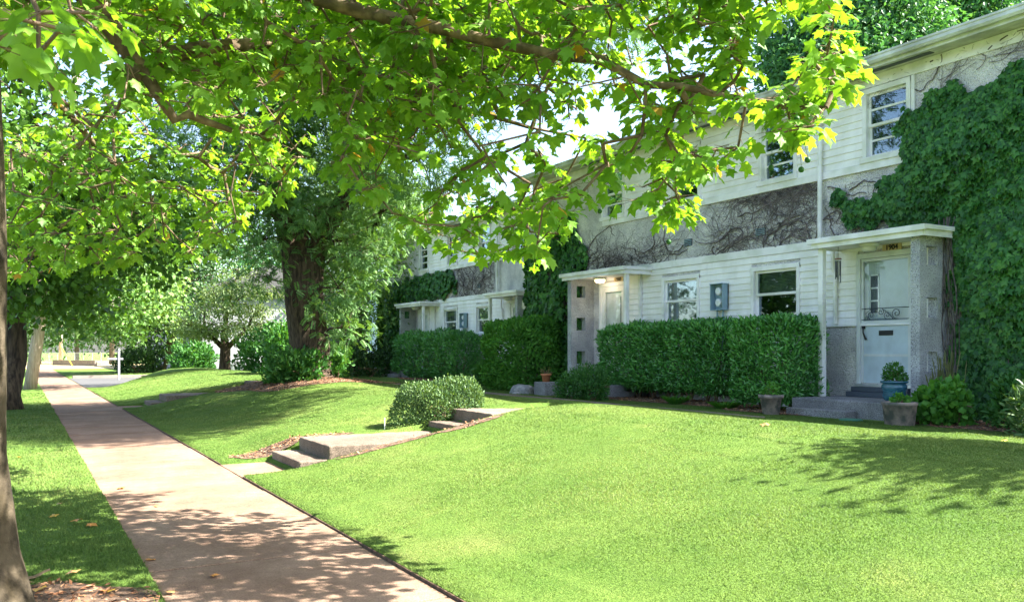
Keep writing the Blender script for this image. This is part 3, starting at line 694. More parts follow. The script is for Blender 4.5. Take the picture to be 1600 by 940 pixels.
ivy(12.1, [(4.9, .5), (7.95, .5), (7.85, 1.4), (7.95, 3.3), (8.9, 3.48), (9.5, 3.6), (10.0, 3.75), (10.1, 4.1), (9.6, 4.1), (9.2, 3.95), (8.72, 4.3), (8.85, 4.75), (8.65, 5.3), (8.2, 5.42), (7.4, 5.35), (6.9, 5.5), (6.2, 5.75), (4.9, 5.9)], 1800, .095,
    'dense dark ivy covering the stucco wall right of the 1904 porch', .30)
# left end of the near building: front and round the corner
ex = rng.random((5200, 3)); EX = np.stack([12.0 + ex[:, 0] * 1.9, 20.1 + .28 * (1 - .5 * ex[:, 1] ** 2), .5 + 4.0 * ex[:, 2]], 1); EN = np.stack([rng.normal(0, .4, 5200), np.ones(5200), .3 + rng.normal(0, .3, 5200)], 1)
ivy(12.1, [(17.45, .5), (20.15, .5), (20.2, 4.3), (19.6, 4.95), (18.8, 5.0), (18.0, 4.75), (17.5, 4.2), (17.4, 3.4)], 700, .12, 'ivy mound on the corner of the near building beside its left porch', .4, (EX, EN))
ex = rng.random((5000, 3)); EX = np.stack([13.4 + ex[:, 0] * 1.2, 34.7 + .5 * (1 - .5 * ex[:, 1] ** 2), .4 + 3.7 * ex[:, 2]], 1); EN = np.stack([rng.normal(-.3, .4, 5000), np.ones(5000), .3 + rng.normal(0, .3, 5000)], 1)
ivy(13.75, [(32.1, .4), (35.1, .4), (35.0, 4.2), (33.5, 4.35), (31, 4.45), (28.6, 4.5), (28.0, 4.1), (28.2, 3.7), (29.0, 3.55), (32.1, 3.5)], 500, .15, 'ivy over the far end and band of the farther building', .45, (EX, EN))

def vines(F, y0, y1, z0, z1, n, lab, anchors):
    b = MB()
    for i in range(n):
        a = random.choice(anchors); y, z = a[0] + random.gauss(0, a[2]), a[1] + random.gauss(0, a[3]); y = min(max(y, y0), y1); z = min(max(z, z0), z1)
        ang = random.uniform(-.5, .5) + (math.pi if random.random() < .5 else 0); pts = []; st = .07; x = F - .012
        for s in range(random.randint(9, 26)):
            pts.append((x - random.random() * .022, y, z)); ang += random.gauss(0, .38); y += st * math.cos(ang); z += st * math.sin(ang) * .75
            if not (y0 < y < y1): break
            if z > z1: z = z1; ang = -ang
            if z < z0: z = z0; ang = -ang
        r = random.choice([.002, .0025, .003, .0035, .005])
        if i % 23 == 0: r = .014
        if len(pts) > 3: b.tube(pts, [r * (1 - .6 * k / len(pts)) for k in range(len(pts))], 4, cap=False)
    o = b.build('bare_vine', M['vine']); return tag(o, lab, 'climbing plant', 'leafless vines on the stucco')
vines(12.1, 10.35, 17.9, 3.40, 4.43, 700, 'tangle of bare brown vines across the stucco band over the hedge',
      [(11.0, 4.36, .5, .05), (12.0, 4.36, .4, .05), (11.3, 4.3, .6, .08), (11.2, 3.9, .5, .12), (12.1, 3.58, .3, .08), (12.6, 3.8, .25, .15), (10.8, 3.65, .2, .1), (14.8, 3.62, .5, .08), (16.0, 3.56, .6, .06), (16.4, 3.6, .5, .06), (17.0, 3.8, .3, .15), (10.6, 4.1, .15, .25)])
vines(12.1, 8.7, 10.3, 3.40, 4.3, 120, 'short bare vines between downspout and ivy over the 1904 porch', [(9.9, 3.8, .4, .3), (9.2, 3.6, .4, .12)])
vines(12.1, 5.2, 9.6, 5.45, 5.95, 50, 'thin bare vines creeping under the eave', [(8.0, 5.7, 1.0, .12), (6.5, 5.8, .8, .1)])
vines(13.75, 25.2, 28.6, 3.42, 4.43, 420, 'thick mat of bare brown vines on the farther building', [(26.5, 3.9, .9, .3), (27.6, 3.9, .5, .3), (25.8, 4.0, .4, .3)])
b = MB()
for i in range(22):
    y = random.uniform(7.70, 7.98); x = 11.95 + random.random() * .12; z = .5; pts = []
    for s in range(12): pts.append((x, y, z)); z += .27; y += random.gauss(0, .025); x += random.gauss(0, .02); x = min(x, 12.06)
    b.tube(pts, random.choice([.004, .006, .010]), 4, cap=False)
tag(b.build('bare_vine', M['vine']), 'brown climbing stems up the wall between porch wing and ivy', 'climbing plant', 'leafless vines on the stucco')

# ------------------------------------------------------------------ hedges and shrubs
def rbox_surface(n, c, h, power=5):
    d = norm(rng.normal(size=(n, 3)))
    # superellipsoid direction -> uniform-ish by cube sampling
    q = rng.uniform(-1, 1, (n, 3)); ax = rng.choice(3, n, p=np.array([h[1] * h[2], h[0] * h[2], h[0] * h[1]]) / (h[1] * h[2] + h[0] * h[2] + h[0] * h[1])); q[np.arange(n), ax] = np.sign(q[np.arange(n), ax])
    r = (np.abs(q) ** power).sum(1) ** (1 / power); s = q / r[:, None]
    nn = np.sign(s) * np.abs(s) ** (power - 1) / np.array(h); nn = norm(nn)
    return s, nn
def hedge(name, c, h, n, size, shape, mat, lab, cat='hedge', group=None, power=5, stems=True, depth=.18, tip=(0, 0, .6), lump=.05, gz=.48, skirt=True, stemr=.02):
    c = np.array(c, float); h = np.array(h, float); s, nn = rbox_surface(n, c, h, power)
    p = c + s * h
    lum = lump * (np.sin(p[:, 1] * 5.1 + p[:, 2] * 3) + np.sin(p[:, 1] * 2.3 - p[:, 2] * 6 + p[:, 0] * 4) + np.sin(p[:, 0] * 6 + p[:, 2] * 9))
    off = lum - depth * rng.random(n) ** 1.5 + .02 * rng.normal(size=n)
    p = p + nn * off[:, None]
    k = p[:, 2] > gz + .02; p, nn = p[k], nn[k]; n = len(p)
    T = nn * .7 + np.array(tip) + rng.normal(0, .55, (n, 3)); N = nn + rng.normal(0, .45, (n, 3)) + np.array([0, 0, .35])
    e = empty(name, (c[0], c[1], gz), lab, cat, group)
    leaves('foliage', p, T, N, size * rng.uniform(.7, 1.25, n), shape, M[mat], e)
    if stems:
        b = MB(); m = max(3, int(h[1] * 5))
        for i in range(m):
            y = c[1] + h[1] * .8 * (2 * (i + .5) / m - 1); x = c[0] + random.uniform(-.3, .3) * h[0]
            for j in range(3):
                y2, x2 = y + random.uniform(-.35, .35), x + random.uniform(-.6, .6) * h[0]
                b.tube([(x, y, gz - .03), ((x + x2) / 2 + random.uniform(-.05, .05), (y + y2) / 2, gz + .3), (x2, y2, c[2])], [stemr, stemr * .8, stemr * .4], 5, cap=False)
        b.build('stem', M['twig'], e)
    return e
G1 = 'clipped laurel hedges below the windows'
hedge('hedge', (11.66, 13.92, 1.36), (.42, 2.04, .66), 26000, .098, LAN, 'leaf_laurel', 'long clipped laurel hedge under the near building\'s windows', group=G1, power=8, lump=.022, depth=.12)
hedge('hedge', (11.16, 10.50, 1.34), (.46, .68, .68), 12000, .098, LAN, 'leaf_laurel', 'shorter clipped laurel hedge block beside the 1904 porch', group=G1, power=8, lump=.02, depth=.12)
hedge('hedge', (12.95, 28.3, 1.3), (.55, 3.0, .78), 17000, .12, LAN, 'leaf_laurel', 'long dark hedge in front of the farther building', group=G1, power=6)
hedge('round_bush', (11.25, 19.2, 1.35), (.85, 1.05, .93), 17000, .10, SIM, 'leaf_bright', 'big round bush with fine leaves between the two buildings', 'bush', power=3.0)
hedge('boxwood', (5.64, 12.14, .58), (.72, .60, .44), 17000, .045, SIM, 'leaf_box', 'low rounded pale green boxwood beside the garden steps', 'bush', power=2.3, stems=True, gz=.34, lump=.04, depth=.14, tip=(0, 0, .9), stemr=.01)
hedge('low_shrub', (9.95, 14.5, .78), (.45, .72, .36), 5200, .075, LAN, 'leaf_shrub', 'feathery green shrub beside the path at the left end of the long hedge', 'bush', power=2.2, lump=.06, depth=.25)
hedge('low_shrub', (10.9, 7.35, .75), (.32, .42, .34), 1700, .10, PAL_S, 'leaf_bright', 'leafy green plant right of the large clay pot', 'bush', power=2.2, lump=.05, depth=.25)
hedge('low_shrub', (11.2, 6.35, .78), (.35, .50, .34), 1500, .13, LAN, 'leaf_shrub', 'dark leafy shrub under the ivy', 'bush', power=2.4, lump=.06, depth=.25)
hedge('low_shrub', (10.5, 5.55, .72), (.45, .50, .38), 1900, .12, LAN, 'leaf_box', 'sunlit rhododendron at the right edge below the ivy', 'bush', power=2.3, lump=.06, depth=.25)
hedge('fern_bush', (11.9, 22.3, .8), (.45, .55, .4), 2200, .16, PIN, 'leaf_shrub', 'dark feathery shrub between far hedge and round bush', 'bush', power=2.2, lump=.07, depth=.3)
hedge('low_shrub', (13.0, 36.4, .8), (1.0, 1.3, .45), 3500, .13, LAN, 'leaf_dark', 'low dark shrub past the far end of the row', 'bush', power=2.3, lump=.08, depth=.3)
hedge('undergrowth_bush', (6.1, 22.1, .98), (.70, .78, .50), 3000, .16, SIM, 'leaf_shrub', 'dark leafy shrub growing around the foot of the big locust', 'bush', power=2.2, lump=.10, depth=.5, gz=.66)
hedge('undergrowth_bush', (7.35, 22.8, 1.0), (.45, .5, .5), 1500, .16, SIM, 'leaf_shrub', 'green suckers right of the big trunk', 'bush', power=2.2, lump=.12, depth=.5, gz=.66)
# plants on the far side
def P2(px, py, t): v = at(px, py, t); return (v.x, v.y, v.z)
for (px, py, t, h, n, sz, m, lab) in ((302, 568, 46, (1.0, 1.2, .95), 4500, .2, 'leaf_shrub', 'spreading bright bush right of the street sign'), (245, 568, 60, (2.6, 2.4, 1.0), 4500, .2, 'leaf_dark', 'dark clipped hedge before the grey house'),
      (418, 565, 37, (1.2, 1.3, 1.05), 4500, .2, 'leaf_shrub', 'broad dark bush left of the big locust'), (215, 572, 56, (1.2, 1.2, .8), 2500, .2, 'leaf_dark', 'small dark hedge beyond the street sign'), (558, 574, 34, (1.4, 1.6, .8), 4000, .17, 'leaf_dark', 'low dark bush right of the big locust'), (455, 560, 30, (.9, 1.0, 1.3), 2500, .2, 'leaf_shrub', 'tall leafy bush just behind the big locust')):
    v = at(px, py, t); hedge('far_bush', v, h, n, sz, SIM, m, lab, 'bush', power=3, lump=.12, depth=.5, gz=float(ground(v.x, v.y)), stemr=.03)
# grass tufts and seed plants in border
def tuft(name, x, y, z, n, h, spread, mat, lab, w=.08, cat='plant', shape=None):
    a = rng.random(n) * 6.283; r = np.sqrt(rng.random(n)) * spread * .5
    P = np.stack([x + r * np.cos(a), y + r * np.sin(a), np.full(n, z)], 1); T = np.stack([np.cos(a) * spread * 1.2, np.sin(a) * spread * 1.2, np.full(n, h)], 1) + rng.normal(0, h * .08, (n, 3))
    N = np.stack([-np.cos(a), -np.sin(a), np.full(n, .5)], 1)
    o = leaves(name, P, T, N, h * rng.uniform(.6, 1.15, n), shape or shape_lance(w, .01), M[mat]); return tag(o, lab, cat)
tuft('ornamental_grass', 10.75, 12.6, .47, 260, .26, .22, 'leaf_bright', 'small grass tuft under the middle of the long hedge')
tuft('ornamental_grass', 10.65, 11.2, .47, 300, .24, .25, 'leaf_bright', 'small grass tuft between the two laurel hedges')
b = MB()
for i in range(46):
    a = random.random() * 6.28; h_ = random.uniform(.55, .95); l_ = random.uniform(.02, .14); x_, y_ = 11.45 + random.gauss(0, .07), 7.62 + random.gauss(0, .09)
    p_ = [(x_, y_, .47), (x_ + l_ * .4 * math.cos(a), y_ + l_ * .4 * math.sin(a), .47 + h_ * .6), (x_ + l_ * math.cos(a), y_ + l_ * math.sin(a), .47 + h_), (x_ + l_ * 1.2 * math.cos(a), y_ + l_ * 1.2 * math.sin(a), .55 + h_)]
    b.tube(p_, [.003, .0025, .009, .003], 5)
tag(b.build('seed_grass', M['leaf_seed']), 'tall straw-coloured seed stalks against the porch wing', 'plant')
for i in range(3):
    pass

# ------------------------------------------------------------------ pots and small things by the porch
def pot(name, c, prof, mat, lab, plant, soil_r, soil_z):
    e = empty(name, c, lab, 'plant pot')
    MB().lathe(c, prof, 28).build('pot_body', mat, e, smooth_=True)
    b = MB(); n = 20; b.add([(c[0] + soil_r * math.cos(6.283 * k / n), c[1] + soil_r * math.sin(6.283 * k / n), c[2] + soil_z) for k in range(n)], [tuple(range(n))]); b.build('soil', M['soil'], e)
    n, r, hh, sz, shp, mt = plant
    d = norm(rng.normal(size=(n, 3))); d[:, 2] = np.abs(d[:, 2]); p = np.array(c) + np.array([0, 0, soil_z + hh * .15]) + d * np.array([r, r, hh]) * (rng.random((n, 1)) ** .4)
    leaves('plant', p, d + rng.normal(0, .5, (n, 3)), d * .5 + rng.normal(0, .4, (n, 3)) + np.array([0, 0, .6]), sz * rng.uniform(.7, 1.2, n), shp, M[mt], e)
    b = MB()
    for i in range(7):
        a = i * .9; b.tube([(c[0] + .02 * math.cos(a), c[1] + .02 * math.sin(a), c[2] + soil_z - .01), (c[0] + r * .5 * math.cos(a), c[1] + r * .5 * math.sin(a), c[2] + soil_z + hh * .7)], [.007, .004], 5)
    b.build('stem', M['twig'], e)
    return e
pot('clay_pot', (10.20, 9.72, .46), [(0, 0), (.115, 0), (.12, .01), (.165, .29), (.19, .295), (.195, .345), (.175, .35), (.155, .31)], M['clay_old'], 'weathered grey clay pot on the grass before the short hedge', (160, .13, .18, .06, PAL_S, 'leaf_bright'), .165, .32)
pot('clay_pot', (10.27, 7.50, .46), [(0, 0), (.17, 0), (.185, .02), (.215, .30), (.225, .305), (.23, .345), (.205, .35), (.19, .31)], M['clay_old'], 'wide brown clay pot at the right corner of the 1904 step', (120, .12, .12, .06, PAL_S, 'leaf_bright'), .2, .32)
pot('glazed_pot', (11.0, 8.12, .748), [(0, 0), (.11, 0), (.115, .02), (.15, .05), (.165, .10), (.155, .16), (.175, .20), (.175, .24), (.155, .27), (.19, .285), (.19, .31), (.165, .31), (.15, .28)], M['glaze'], 'blue glazed pot with bushy plant on the 1904 step', (650, .17, .26, .045, SIMW, 'leaf_shrub'), .155, .28)
pot('terracotta_pot', (10.2, 16.35, .80), [(0, 0), (.075, 0), (.10, .14), (.12, .142), (.122, .18), (.105, .18), (.1, .15)], M['terracotta'], 'small terracotta pot on the stone block by the path', (40, .12, .12, .06, SIM, 'leaf_seed'), .1, .165)
def rock(name, c, s, lab, cat='stone', mat='rock', seed=0):
    import bmesh
    bm = bmesh.new(); bmesh.ops.create_icosphere(bm, subdivisions=3, radius=1); rr = random.Random(seed)
    for v in bm.verts:
        q = v.co; k = 1 + .12 * math.sin(q.x * 3 + seed) + .1 * math.sin(q.y * 4 + q.z * 3 + seed) + rr.uniform(-.03, .03)
        v.co = Vector((q.x * s[0] * k, q.y * s[1] * k, q.z * s[2] * k)) + Vector(c)
    me = bpy.data.meshes.new(name); bm.to_mesh(me); bm.free(); o = link(name, me, M[mat]); return tag(o, lab, cat)
tag(MB().box(10.0, 10.4, 16.1, 16.55, .4, .80).build('stone_block', M['agg'], bevel=.02), 'square stone block carrying a small terracotta pot', 'stone')
rock('boulder', (10.1, 17.2, .55), (.35, .3, .16), 'grey boulder left of the stone block', seed=2)
rock('boulder', (9.75, 16.9, .50), (.09, .1, .07), 'small pale stone beside the grey boulder', seed=5)
rock('boulder', (at(275, 572, 47).x, at(275, 572, 47).y, .45), (.5, .5, .6), 'pale boulder in the far lawn border by the bright bush', seed=9)
tag(MB().lathe((10.35, 8.35, .475), [(0, 0), (.16, 0), (.165, .03), (.14, .045), (0, .05)], 24).build('valve_cover', M['green_lid'], smooth_=False), 'round green plastic lid on the grass by the 1904 step', 'valve cover', 'green valve covers')
tag(MB().lathe((10.3, 8.75, .472), [(0, 0), (.10, 0), (.105, .02), (0, .03)], 24).build('valve_cover', M['green_lid']), 'smaller flat green lid left of the bigger one', 'valve cover', 'green valve covers')
b = MB(); b.box(12.62, 13.0, 32.4, 33.5, .45, .72); tag(b.build('stone_block', M['agg'], bevel=.02), 'low concrete block at the far hedge end', 'stone')
b = MB(); b.box(12.0, 12.35, 24.1, 24.9, .42, .66); tag(b.build('stone_block', M['agg'], bevel=.02), 'low concrete block under the feathery dark shrub', 'stone')
v = at(658.5, 676, 12.35 * CA + 4.55 * SA)
tag(MB().tube([(4.72, 12.1, .28), (4.72, 12.1, .50)], .008, 6).build('marker_stake', M['white']), 'thin white stake in the grass left of the boxwood', 'stake')
# wind chime by the 1904 post
ch = empty('wind_chime', (11.62, 9.62, 3.16), 'copper and dark wind chime hanging at the 1904 porch post', 'wind chime')
MB().lathe((11.62, 9.62, 2.98), [(0, .03), (.05, .02), (.055, 0), (0, 0)], 16).build('top_disc', M['copper'], ch)
MB().tube([(11.62, 9.62, 3.01), (11.62, 9.62, 3.19)], .003, 4).build('cord', M['black'], ch)
for i in range(5):
    a = i * 1.257; MB().tube([(11.62 + .04 * math.cos(a), 9.62 + .04 * math.sin(a), 2.96), (11.62 + .04 * math.cos(a), 9.62 + .04 * math.sin(a), 2.72 - .03 * i)], .008, 8).build('chime_tube', M['iron'], ch)

# ------------------------------------------------------------------ trees
def tree(name, base, trunk, limbs, lobes, nclump, per, size, shape, leafmat, barkmat, lab, cat='tree', group=None, clump_r=.35, flat=.8, up=.6, sides=12, jit=.05, shell=.5):
    """trunk: list of (point, radius); limbs: list of lists; lobes: (center, (rx,ry,rz))"""
    e = empty(name, base, lab, cat, group); b = MB()
    b.tube([p for p, r in trunk], [r for p, r in trunk], sides, jitter=jit, ph=random.random() * 6)
    for L in limbs: b.tube([p for p, r in L], [r for p, r in L], 8, jitter=jit * .6)
    P = []; w_ = np.array([(l[1][0] * l[1][1] * l[1][2]) ** (2 / 3) for l in lobes]); w_ /= w_.sum(); ch = rng.choice(len(lobes), nclump, p=w_)
    C = np.array([l[0] for l in lobes])[ch]; R = np.array([l[1] for l in lobes])[ch]
    d = norm(rng.normal(size=(nclump, 3))); rad = shell + (1 - shell) * rng.random((nclump, 1)) ** .7
    wob = 1 + .16 * np.sin(d[:, 0:1] * 5 + ch[:, None]) + .14 * np.sin(d[:, 2:3] * 7 + d[:, 1:2] * 4)
    K = C + d * R * rad * wob
    k2 = np.sin(K[:, 0] * 1.9 + 1) * np.sin(K[:, 1] * 1.7) * np.sin(K[:, 2] * 2.3) > -.32 ; K = K[k2]; d = d[k2]
    # branches into the lobes
    tp = [Vector(p) for p, r in trunk] + [Vector(p) for L in limbs for p, r in L]
    for (c, r) in lobes:
        c = Vector(c); s = min(tp[1:], key=lambda q: (q - c).length + max(0, q.z - c.z) * 2); mid = (s + c) / 2 + Vector((0, 0, .15 * (c - s).length))
        rr = min(.12, .03 * max(r) + .02); b.tube([s, mid, c], [rr, rr * .7, rr * .4], 6, cap=False)
        for j in range(7):
            q = c + Vector((random.uniform(-1, 1) * r[0], random.uniform(-1, 1) * r[1], random.uniform(-.6, .9) * r[2])) * .8
            b.tube([c.lerp(mid, random.random() * .6), (c + q) / 2 + Vector((0, 0, .1)), q], [rr * .4, rr * .25, .01], 5, cap=False)
    b.build('trunk', M[barkmat], e, smooth_=True)
    n = len(K) * per; Kr = np.repeat(K, per, 0); dr = np.repeat(d, per, 0)
    p = Kr + rng.normal(0, clump_r, (n, 3)) * np.array([1, 1, flat])
    T = dr * .6 + rng.normal(0, .7, (n, 3)) + np.array([0, 0, -.35]); N = dr * .35 + rng.normal(0, .5, (n, 3)) + np.array([0, 0, up])
    rn = np.clip(np.repeat(rng.random(len(K)), per) * .6 + rng.random(n) * .4, 0, 1)
    leaves('crown', p, T, N, size * rng.uniform(.7, 1.25, n), shape, M[leafmat], e, rn)
    return e
V3 = Vector
# big locust
tb = V3((6.75, 22.9, .62))
trunk = [(tb + V3((0, 0, -.2)), .95), (tb + V3((0, 0, .25)), .66), (tb + V3((.05, 0, 1.0)), .52), (at(475, 470, 23), .50), (at(474, 415, 23), .54), (at(462, 385, 23), .42), (at(445, 335, 23), .30), (at(436, 250, 23), .25), (at(440, 160, 22.6), .22), (at(455, 20, 22), .17), (at(450, -120, 22), .1)]
limbs = [[(at(486, 430, 23), .33), (at(498, 380, 22.8), .27), (at(528, 330, 22.6), .24), (at(552, 280, 22.4), .21), (at(568, 225, 22.2), .19), (at(572, 160, 22), .16), (at(590, 60, 22), .12), (at(600, -80, 21.5), .07)],
         [(at(566, 232, 22.2), .13), (at(590, 212, 22), .12), (at(622, 212, 21.6), .09), (at(660, 190, 21), .06), (at(700, 150, 20.5), .03)],
         [(at(445, 345, 23), .14), (at(420, 330, 22.6), .10), (at(385, 300, 22), .07), (at(340, 270, 21), .03)],
         [(at(500, 385, 22.8), .12), (at(540, 375, 23.4), .09), (at(590, 350, 24), .05)],
         [(at(438, 230, 22.8), .12), (at(400, 180, 22), .09), (at(350, 140, 21), .05)]]
lobes = [(at(430, 300, 21.8), (1.3, 1.2, .9)), (at(440, 350, 21.5), (.9, .9, .5)), (at(400, 375, 22.5), (1.0, 1.0, .6)), (at(365, 290, 21.5), (1.4, 1.5, 1.0)), (at(470, 180, 22), (1.6, 1.7, 1.4)), (at(540, 200, 23), (1.7, 1.6, 1.3)), (at(400, 180, 22), (1.7, 1.7, 1.5)),
         (at(600, 330, 23), (1.3, 1.4, 1.0)), (at(560, 400, 22.6), (.9, 1.0, .8)), (at(530, 450, 22.4), (.7, .8, .7)), (at(545, 510, 22.8), (.6, .7, .6)), (at(412, 435, 22.0), (.6, .6, .5)), (at(655, 250, 20.5), (1.7, 1.7, 1.2)), (at(620, 120, 21), (1.9, 1.9, 1.7)), (at(500, 80, 21), (2.0, 2, 1.8)), (at(400, 60, 21.5), (2.0, 2, 1.8)),
         (at(330, 200, 20.5), (1.6, 1.8, 1.2)), (at(500, -100, 20), (3, 3, 2.4)), (at(640, -40, 19), (2.6, 2.8, 2.2)), (at(380, -80, 20), (2.6, 2.6, 2.2)), (at(560, 300, 24), (1.5, 1.5, 1.2)), (at(720, 60, 18), (2.0, 2.2, 1.6)), (at(620, 60, 16.5), (1.8, 1.8, 1.2)), (at(490, 330, 21.5), (.7, .6, .4)), (at(508, 470, 21.8), (.4, .4, .4)), (at(480, 330, 24.4), (1.3, 1.3, 1.1)), (at(505, 400, 24.4), (1.0, 1.0, .9)), ((7.5, 13.5, 9), (2.4, 2, 1.5)), ((9.3, 14.2, 9.2), (2.2, 2, 1.5)), ((10.6, 14.8, 9.4), (2.0, 2, 1.5)), ((8.6, 12.2, 9), (2.0, 1.6, 1.2)), ((7.4, 15, 10), (2.4, 2.4, 1.6)), ((7.8, 13.8, 9.6), (2.3, 2, 1.3)), ((9.6, 13.8, 9.8), (2.2, 2, 1.4)), ((8.6, 15.2, 10.4), (2.4, 2.2, 1.3)), ((8.2, 16.2, 9), (2.4, 2.2, 1.3)), ((9.8, 16.5, 9.3), (2.2, 2.2, 1.3)), ((7.2, 14.4, 8.6), (2.2, 2, 1.1)), ((9.2, 12.9, 8.8), (2, 1.8, 1.1))]
tree('locust_tree', tb, trunk, limbs, lobes, 12000, 6, .25, PIN, 'leaf_locust', 'bark_dark', 'massive locust with deeply furrowed forked trunk on the mulched mound', clump_r=.28, sides=20, jit=.09, flat=.5)
# pale tree right of and behind locust
tb = at(556, 590, 36); tb.z = .4
tree('ash_tree', tb, [(tb, .2), (at(560, 520, 36), .16), (at(562, 420, 36), .12), (at(565, 300, 36), .06)], [], [(at(540, 420, 35), (2.2, 2.2, 1.8)), (at(590, 400, 35), (1.7, 2, 1.6)), (at(570, 330, 36), (2.6, 2.5, 1.8)), (at(620, 360, 36), (1.6, 1.8, 1.5)), (at(540, 490, 34), (1.6, 1.8, 1.1)), (at(570, 485, 36), (1.2, 1.5, 1.0)), (at(525, 535, 33), (1.0, 1.2, .8)), (at(610, 290, 36), (2, 2, 1.6)), (at(540, 240, 37), (2.4, 2.4, 2)), (at(500, 320, 37), (2.2, 2.2, 2))],
     2600, 6, .17, SIM, 'leaf_ash', 'bark_grey', 'pale green airy tree behind the locust beside the far building', clump_r=.32)
# layered pale tree
tb = at(351, 583, 38.6)
lob = []
for i, (px, py, r) in enumerate(((345, 520, 1.5), (310, 525, 1.1), (385, 518, 1.3), (355, 485, 1.5), (320, 490, 1.0), (400, 490, 1.2), (370, 455, 1.3), (335, 462, .9), (410, 462, .9), (295, 512, .8), (420, 515, .8), (375, 430, .9))): lob.append((at(px, py - 4, 38.3 + (i % 3 - 1) * .8), (r, r * 1.2, r * .33)))
tree('dogwood_tree', tb, [(tb - V3((0, 0, .2)), .34), (tb + V3((0, 0, .3)), .25), (at(352, 545, 38.6), .22), (at(350, 520, 38.6), .14), (at(356, 480, 38.6), .07)], [[(at(352, 546, 38.6), .14), (at(335, 530, 38.4), .1), (at(318, 515, 38), .05)], [(at(353, 546, 38.6), .14), (at(368, 530, 38.6), .1), (at(388, 512, 38.6), .05)]], lob, 1500, 7, .14, SIM, 'leaf_dog', 'bark_dark', 'small spreading tree with flat pale layers on the far lawn', clump_r=.22, flat=.35, up=1.4, shell=.15)
# dark conifer mass
tb = at(262, 575, 56); tb.z = .1
tree('cedar_tree', tb, [(tb, .35), (at(272, 500, 56), .25), (at(285, 440, 56), .18), (at(290, 380, 56), .08)], [], [(at(250, 520, 55), (2.6, 3, 1.3)), (at(270, 480, 55), (2.6, 3, 1.5)), (at(250, 440, 56), (2.6, 3, 1.6)), (at(300, 440, 56), (2.4, 2.6, 1.4)), (at(270, 390, 56), (2.8, 3, 1.6)), (at(230, 490, 57), (2, 2.2, 1.8)), (at(320, 400, 58), (2.4, 2.6, 1.6)), (at(250, 340, 58), (3, 3, 2.2))], 1700, 6, .28, SIM, 'leaf_dark', 'bark_dark', 'dark drooping cedar behind the pale layered tree', clump_r=.4)
# street trees on the left strip
SG = 'street trees along the planting strip'
tb = V3((-.25, 25.0, 0))
tree('street_tree', tb, [(tb - V3((0, 0, .1)), .40), (tb + V3((0, 0, .4)), .29), (at(24, 560, 22), .27), (at(22, 450, 22), .25), (at(30, 330, 22), .2), (at(50, 200, 21), .12)], [[(at(24, 430, 22), .14), (at(70, 380, 21), .1), (at(120, 340, 20), .05)]],
     [(at(40, 380, 19), (1.9, 2, 1.5)), (at(120, 350, 19), (1.5, 1.6, 1.2)), (at(30, 270, 18), (1.8, 2, 1.4)), (at(120, 270, 18), (1.7, 1.8, 1.3)), (at(40, 170, 18), (1.6, 1.7, 1.2)), (at(200, 330, 18), (1.2, 1.3, 1.0)), (at(60, 450, 21), (1.6, 1.8, .8)), (at(120, 430, 21), (1.2, 1.3, .7)), (at(250, 370, 20), (1.3, 1.3, .8)), (at(0, 60, 19), (1.6, 2, 1.4)), (at(20, 430, 19), (1.0, 1.2, .7))],
     2100, 6, .19, PAL_S, 'leaf_street', 'bark_dark', 'dark barked street tree standing just before the leaning pole', group=SG, clump_r=.3)
tb = V3((-.35, 33.5, 0))
tree('street_tree', tb, [(tb - V3((0, 0, .1)), .30), (tb + V3((0, 0, 3)), .24), (tb + V3((.2, 0, 6)), .16), (tb + V3((.2, 0, 9)), .06)], [],
     [(at(150, 420, 33), (2.4, 2.6, 1.6)), (at(90, 400, 32), (2.4, 2.6, 1.8)), (at(210, 380, 33), (2.2, 2.4, 1.6)), (at(60, 300, 32), (3, 3, 2.4)), (at(180, 300, 33), (2.6, 2.6, 2)), (at(110, 470, 34), (1.6, 1.9, .9)), (at(170, 480, 36), (1.6, 1.9, 1.0)), (at(20, 470, 33), (1.5, 1.8, 1.2)), (at(250, 320, 34), (2.2, 2.2, 1.6))],
     1900, 6, .22, PAL_S, 'leaf_street', 'bark_grey', 'second street tree hidden behind the first trunk', group=SG, clump_r=.36)
tb = at(205, 575, 50); tb = V3((1.0 + -2.0, 58, 0))
tree('street_tree', tb, [(tb, .3), (tb + V3((0, 0, 4)), .2), (tb + V3((0, 0, 8)), .08)], [],
     [(at(140, 480, 52), (3, 3, 1.6)), (at(200, 470, 50), (2.8, 3, 1.8)), (at(230, 440, 50), (2.4, 2.6, 1.8)), (at(180, 420, 52), (3, 3, 2.2)), (at(110, 500, 54), (2.4, 2.6, 1.2)), (at(240, 490, 52), (1.8, 2, 1.4)), (at(130, 380, 54), (3.5, 3.5, 3)), (at(190, 508, 52), (1.6, 1.8, .9))],
     1900, 6, .27, SIMW, 'leaf_ash', 'bark_grey', 'bright sunlit street tree beyond the crossing', group=SG, clump_r=.45)
FG = 'trees in the far distance'
specs = [(60, 95, 'leaf_far', 'broad far tree left of the yellow guy'), (120, 105, 'leaf_far', 'far tree above the wire fence'), (175, 92, 'leaf_dark', 'dark far tree right of the wire fence'), (20, 85, 'leaf_dark', 'dark far tree behind the leaning pole'), (330, 80, 'leaf_far', 'far tree between cedar and layered tree'), (410, 72, 'leaf_far', 'far tree just left of the big locust'),
         (470, 68, 'leaf_back', 'far tree straight behind the big locust'), (250, 105, 'leaf_far', 'far tree behind the dark cedar'), (540, 66, 'leaf_back', 'blue green far tree behind the pale airy tree'), (620, 62, 'leaf_far', 'far tree rising behind the end of the row'), (-40, 100, 'leaf_far', 'far tree at the left edge of the avenue')]
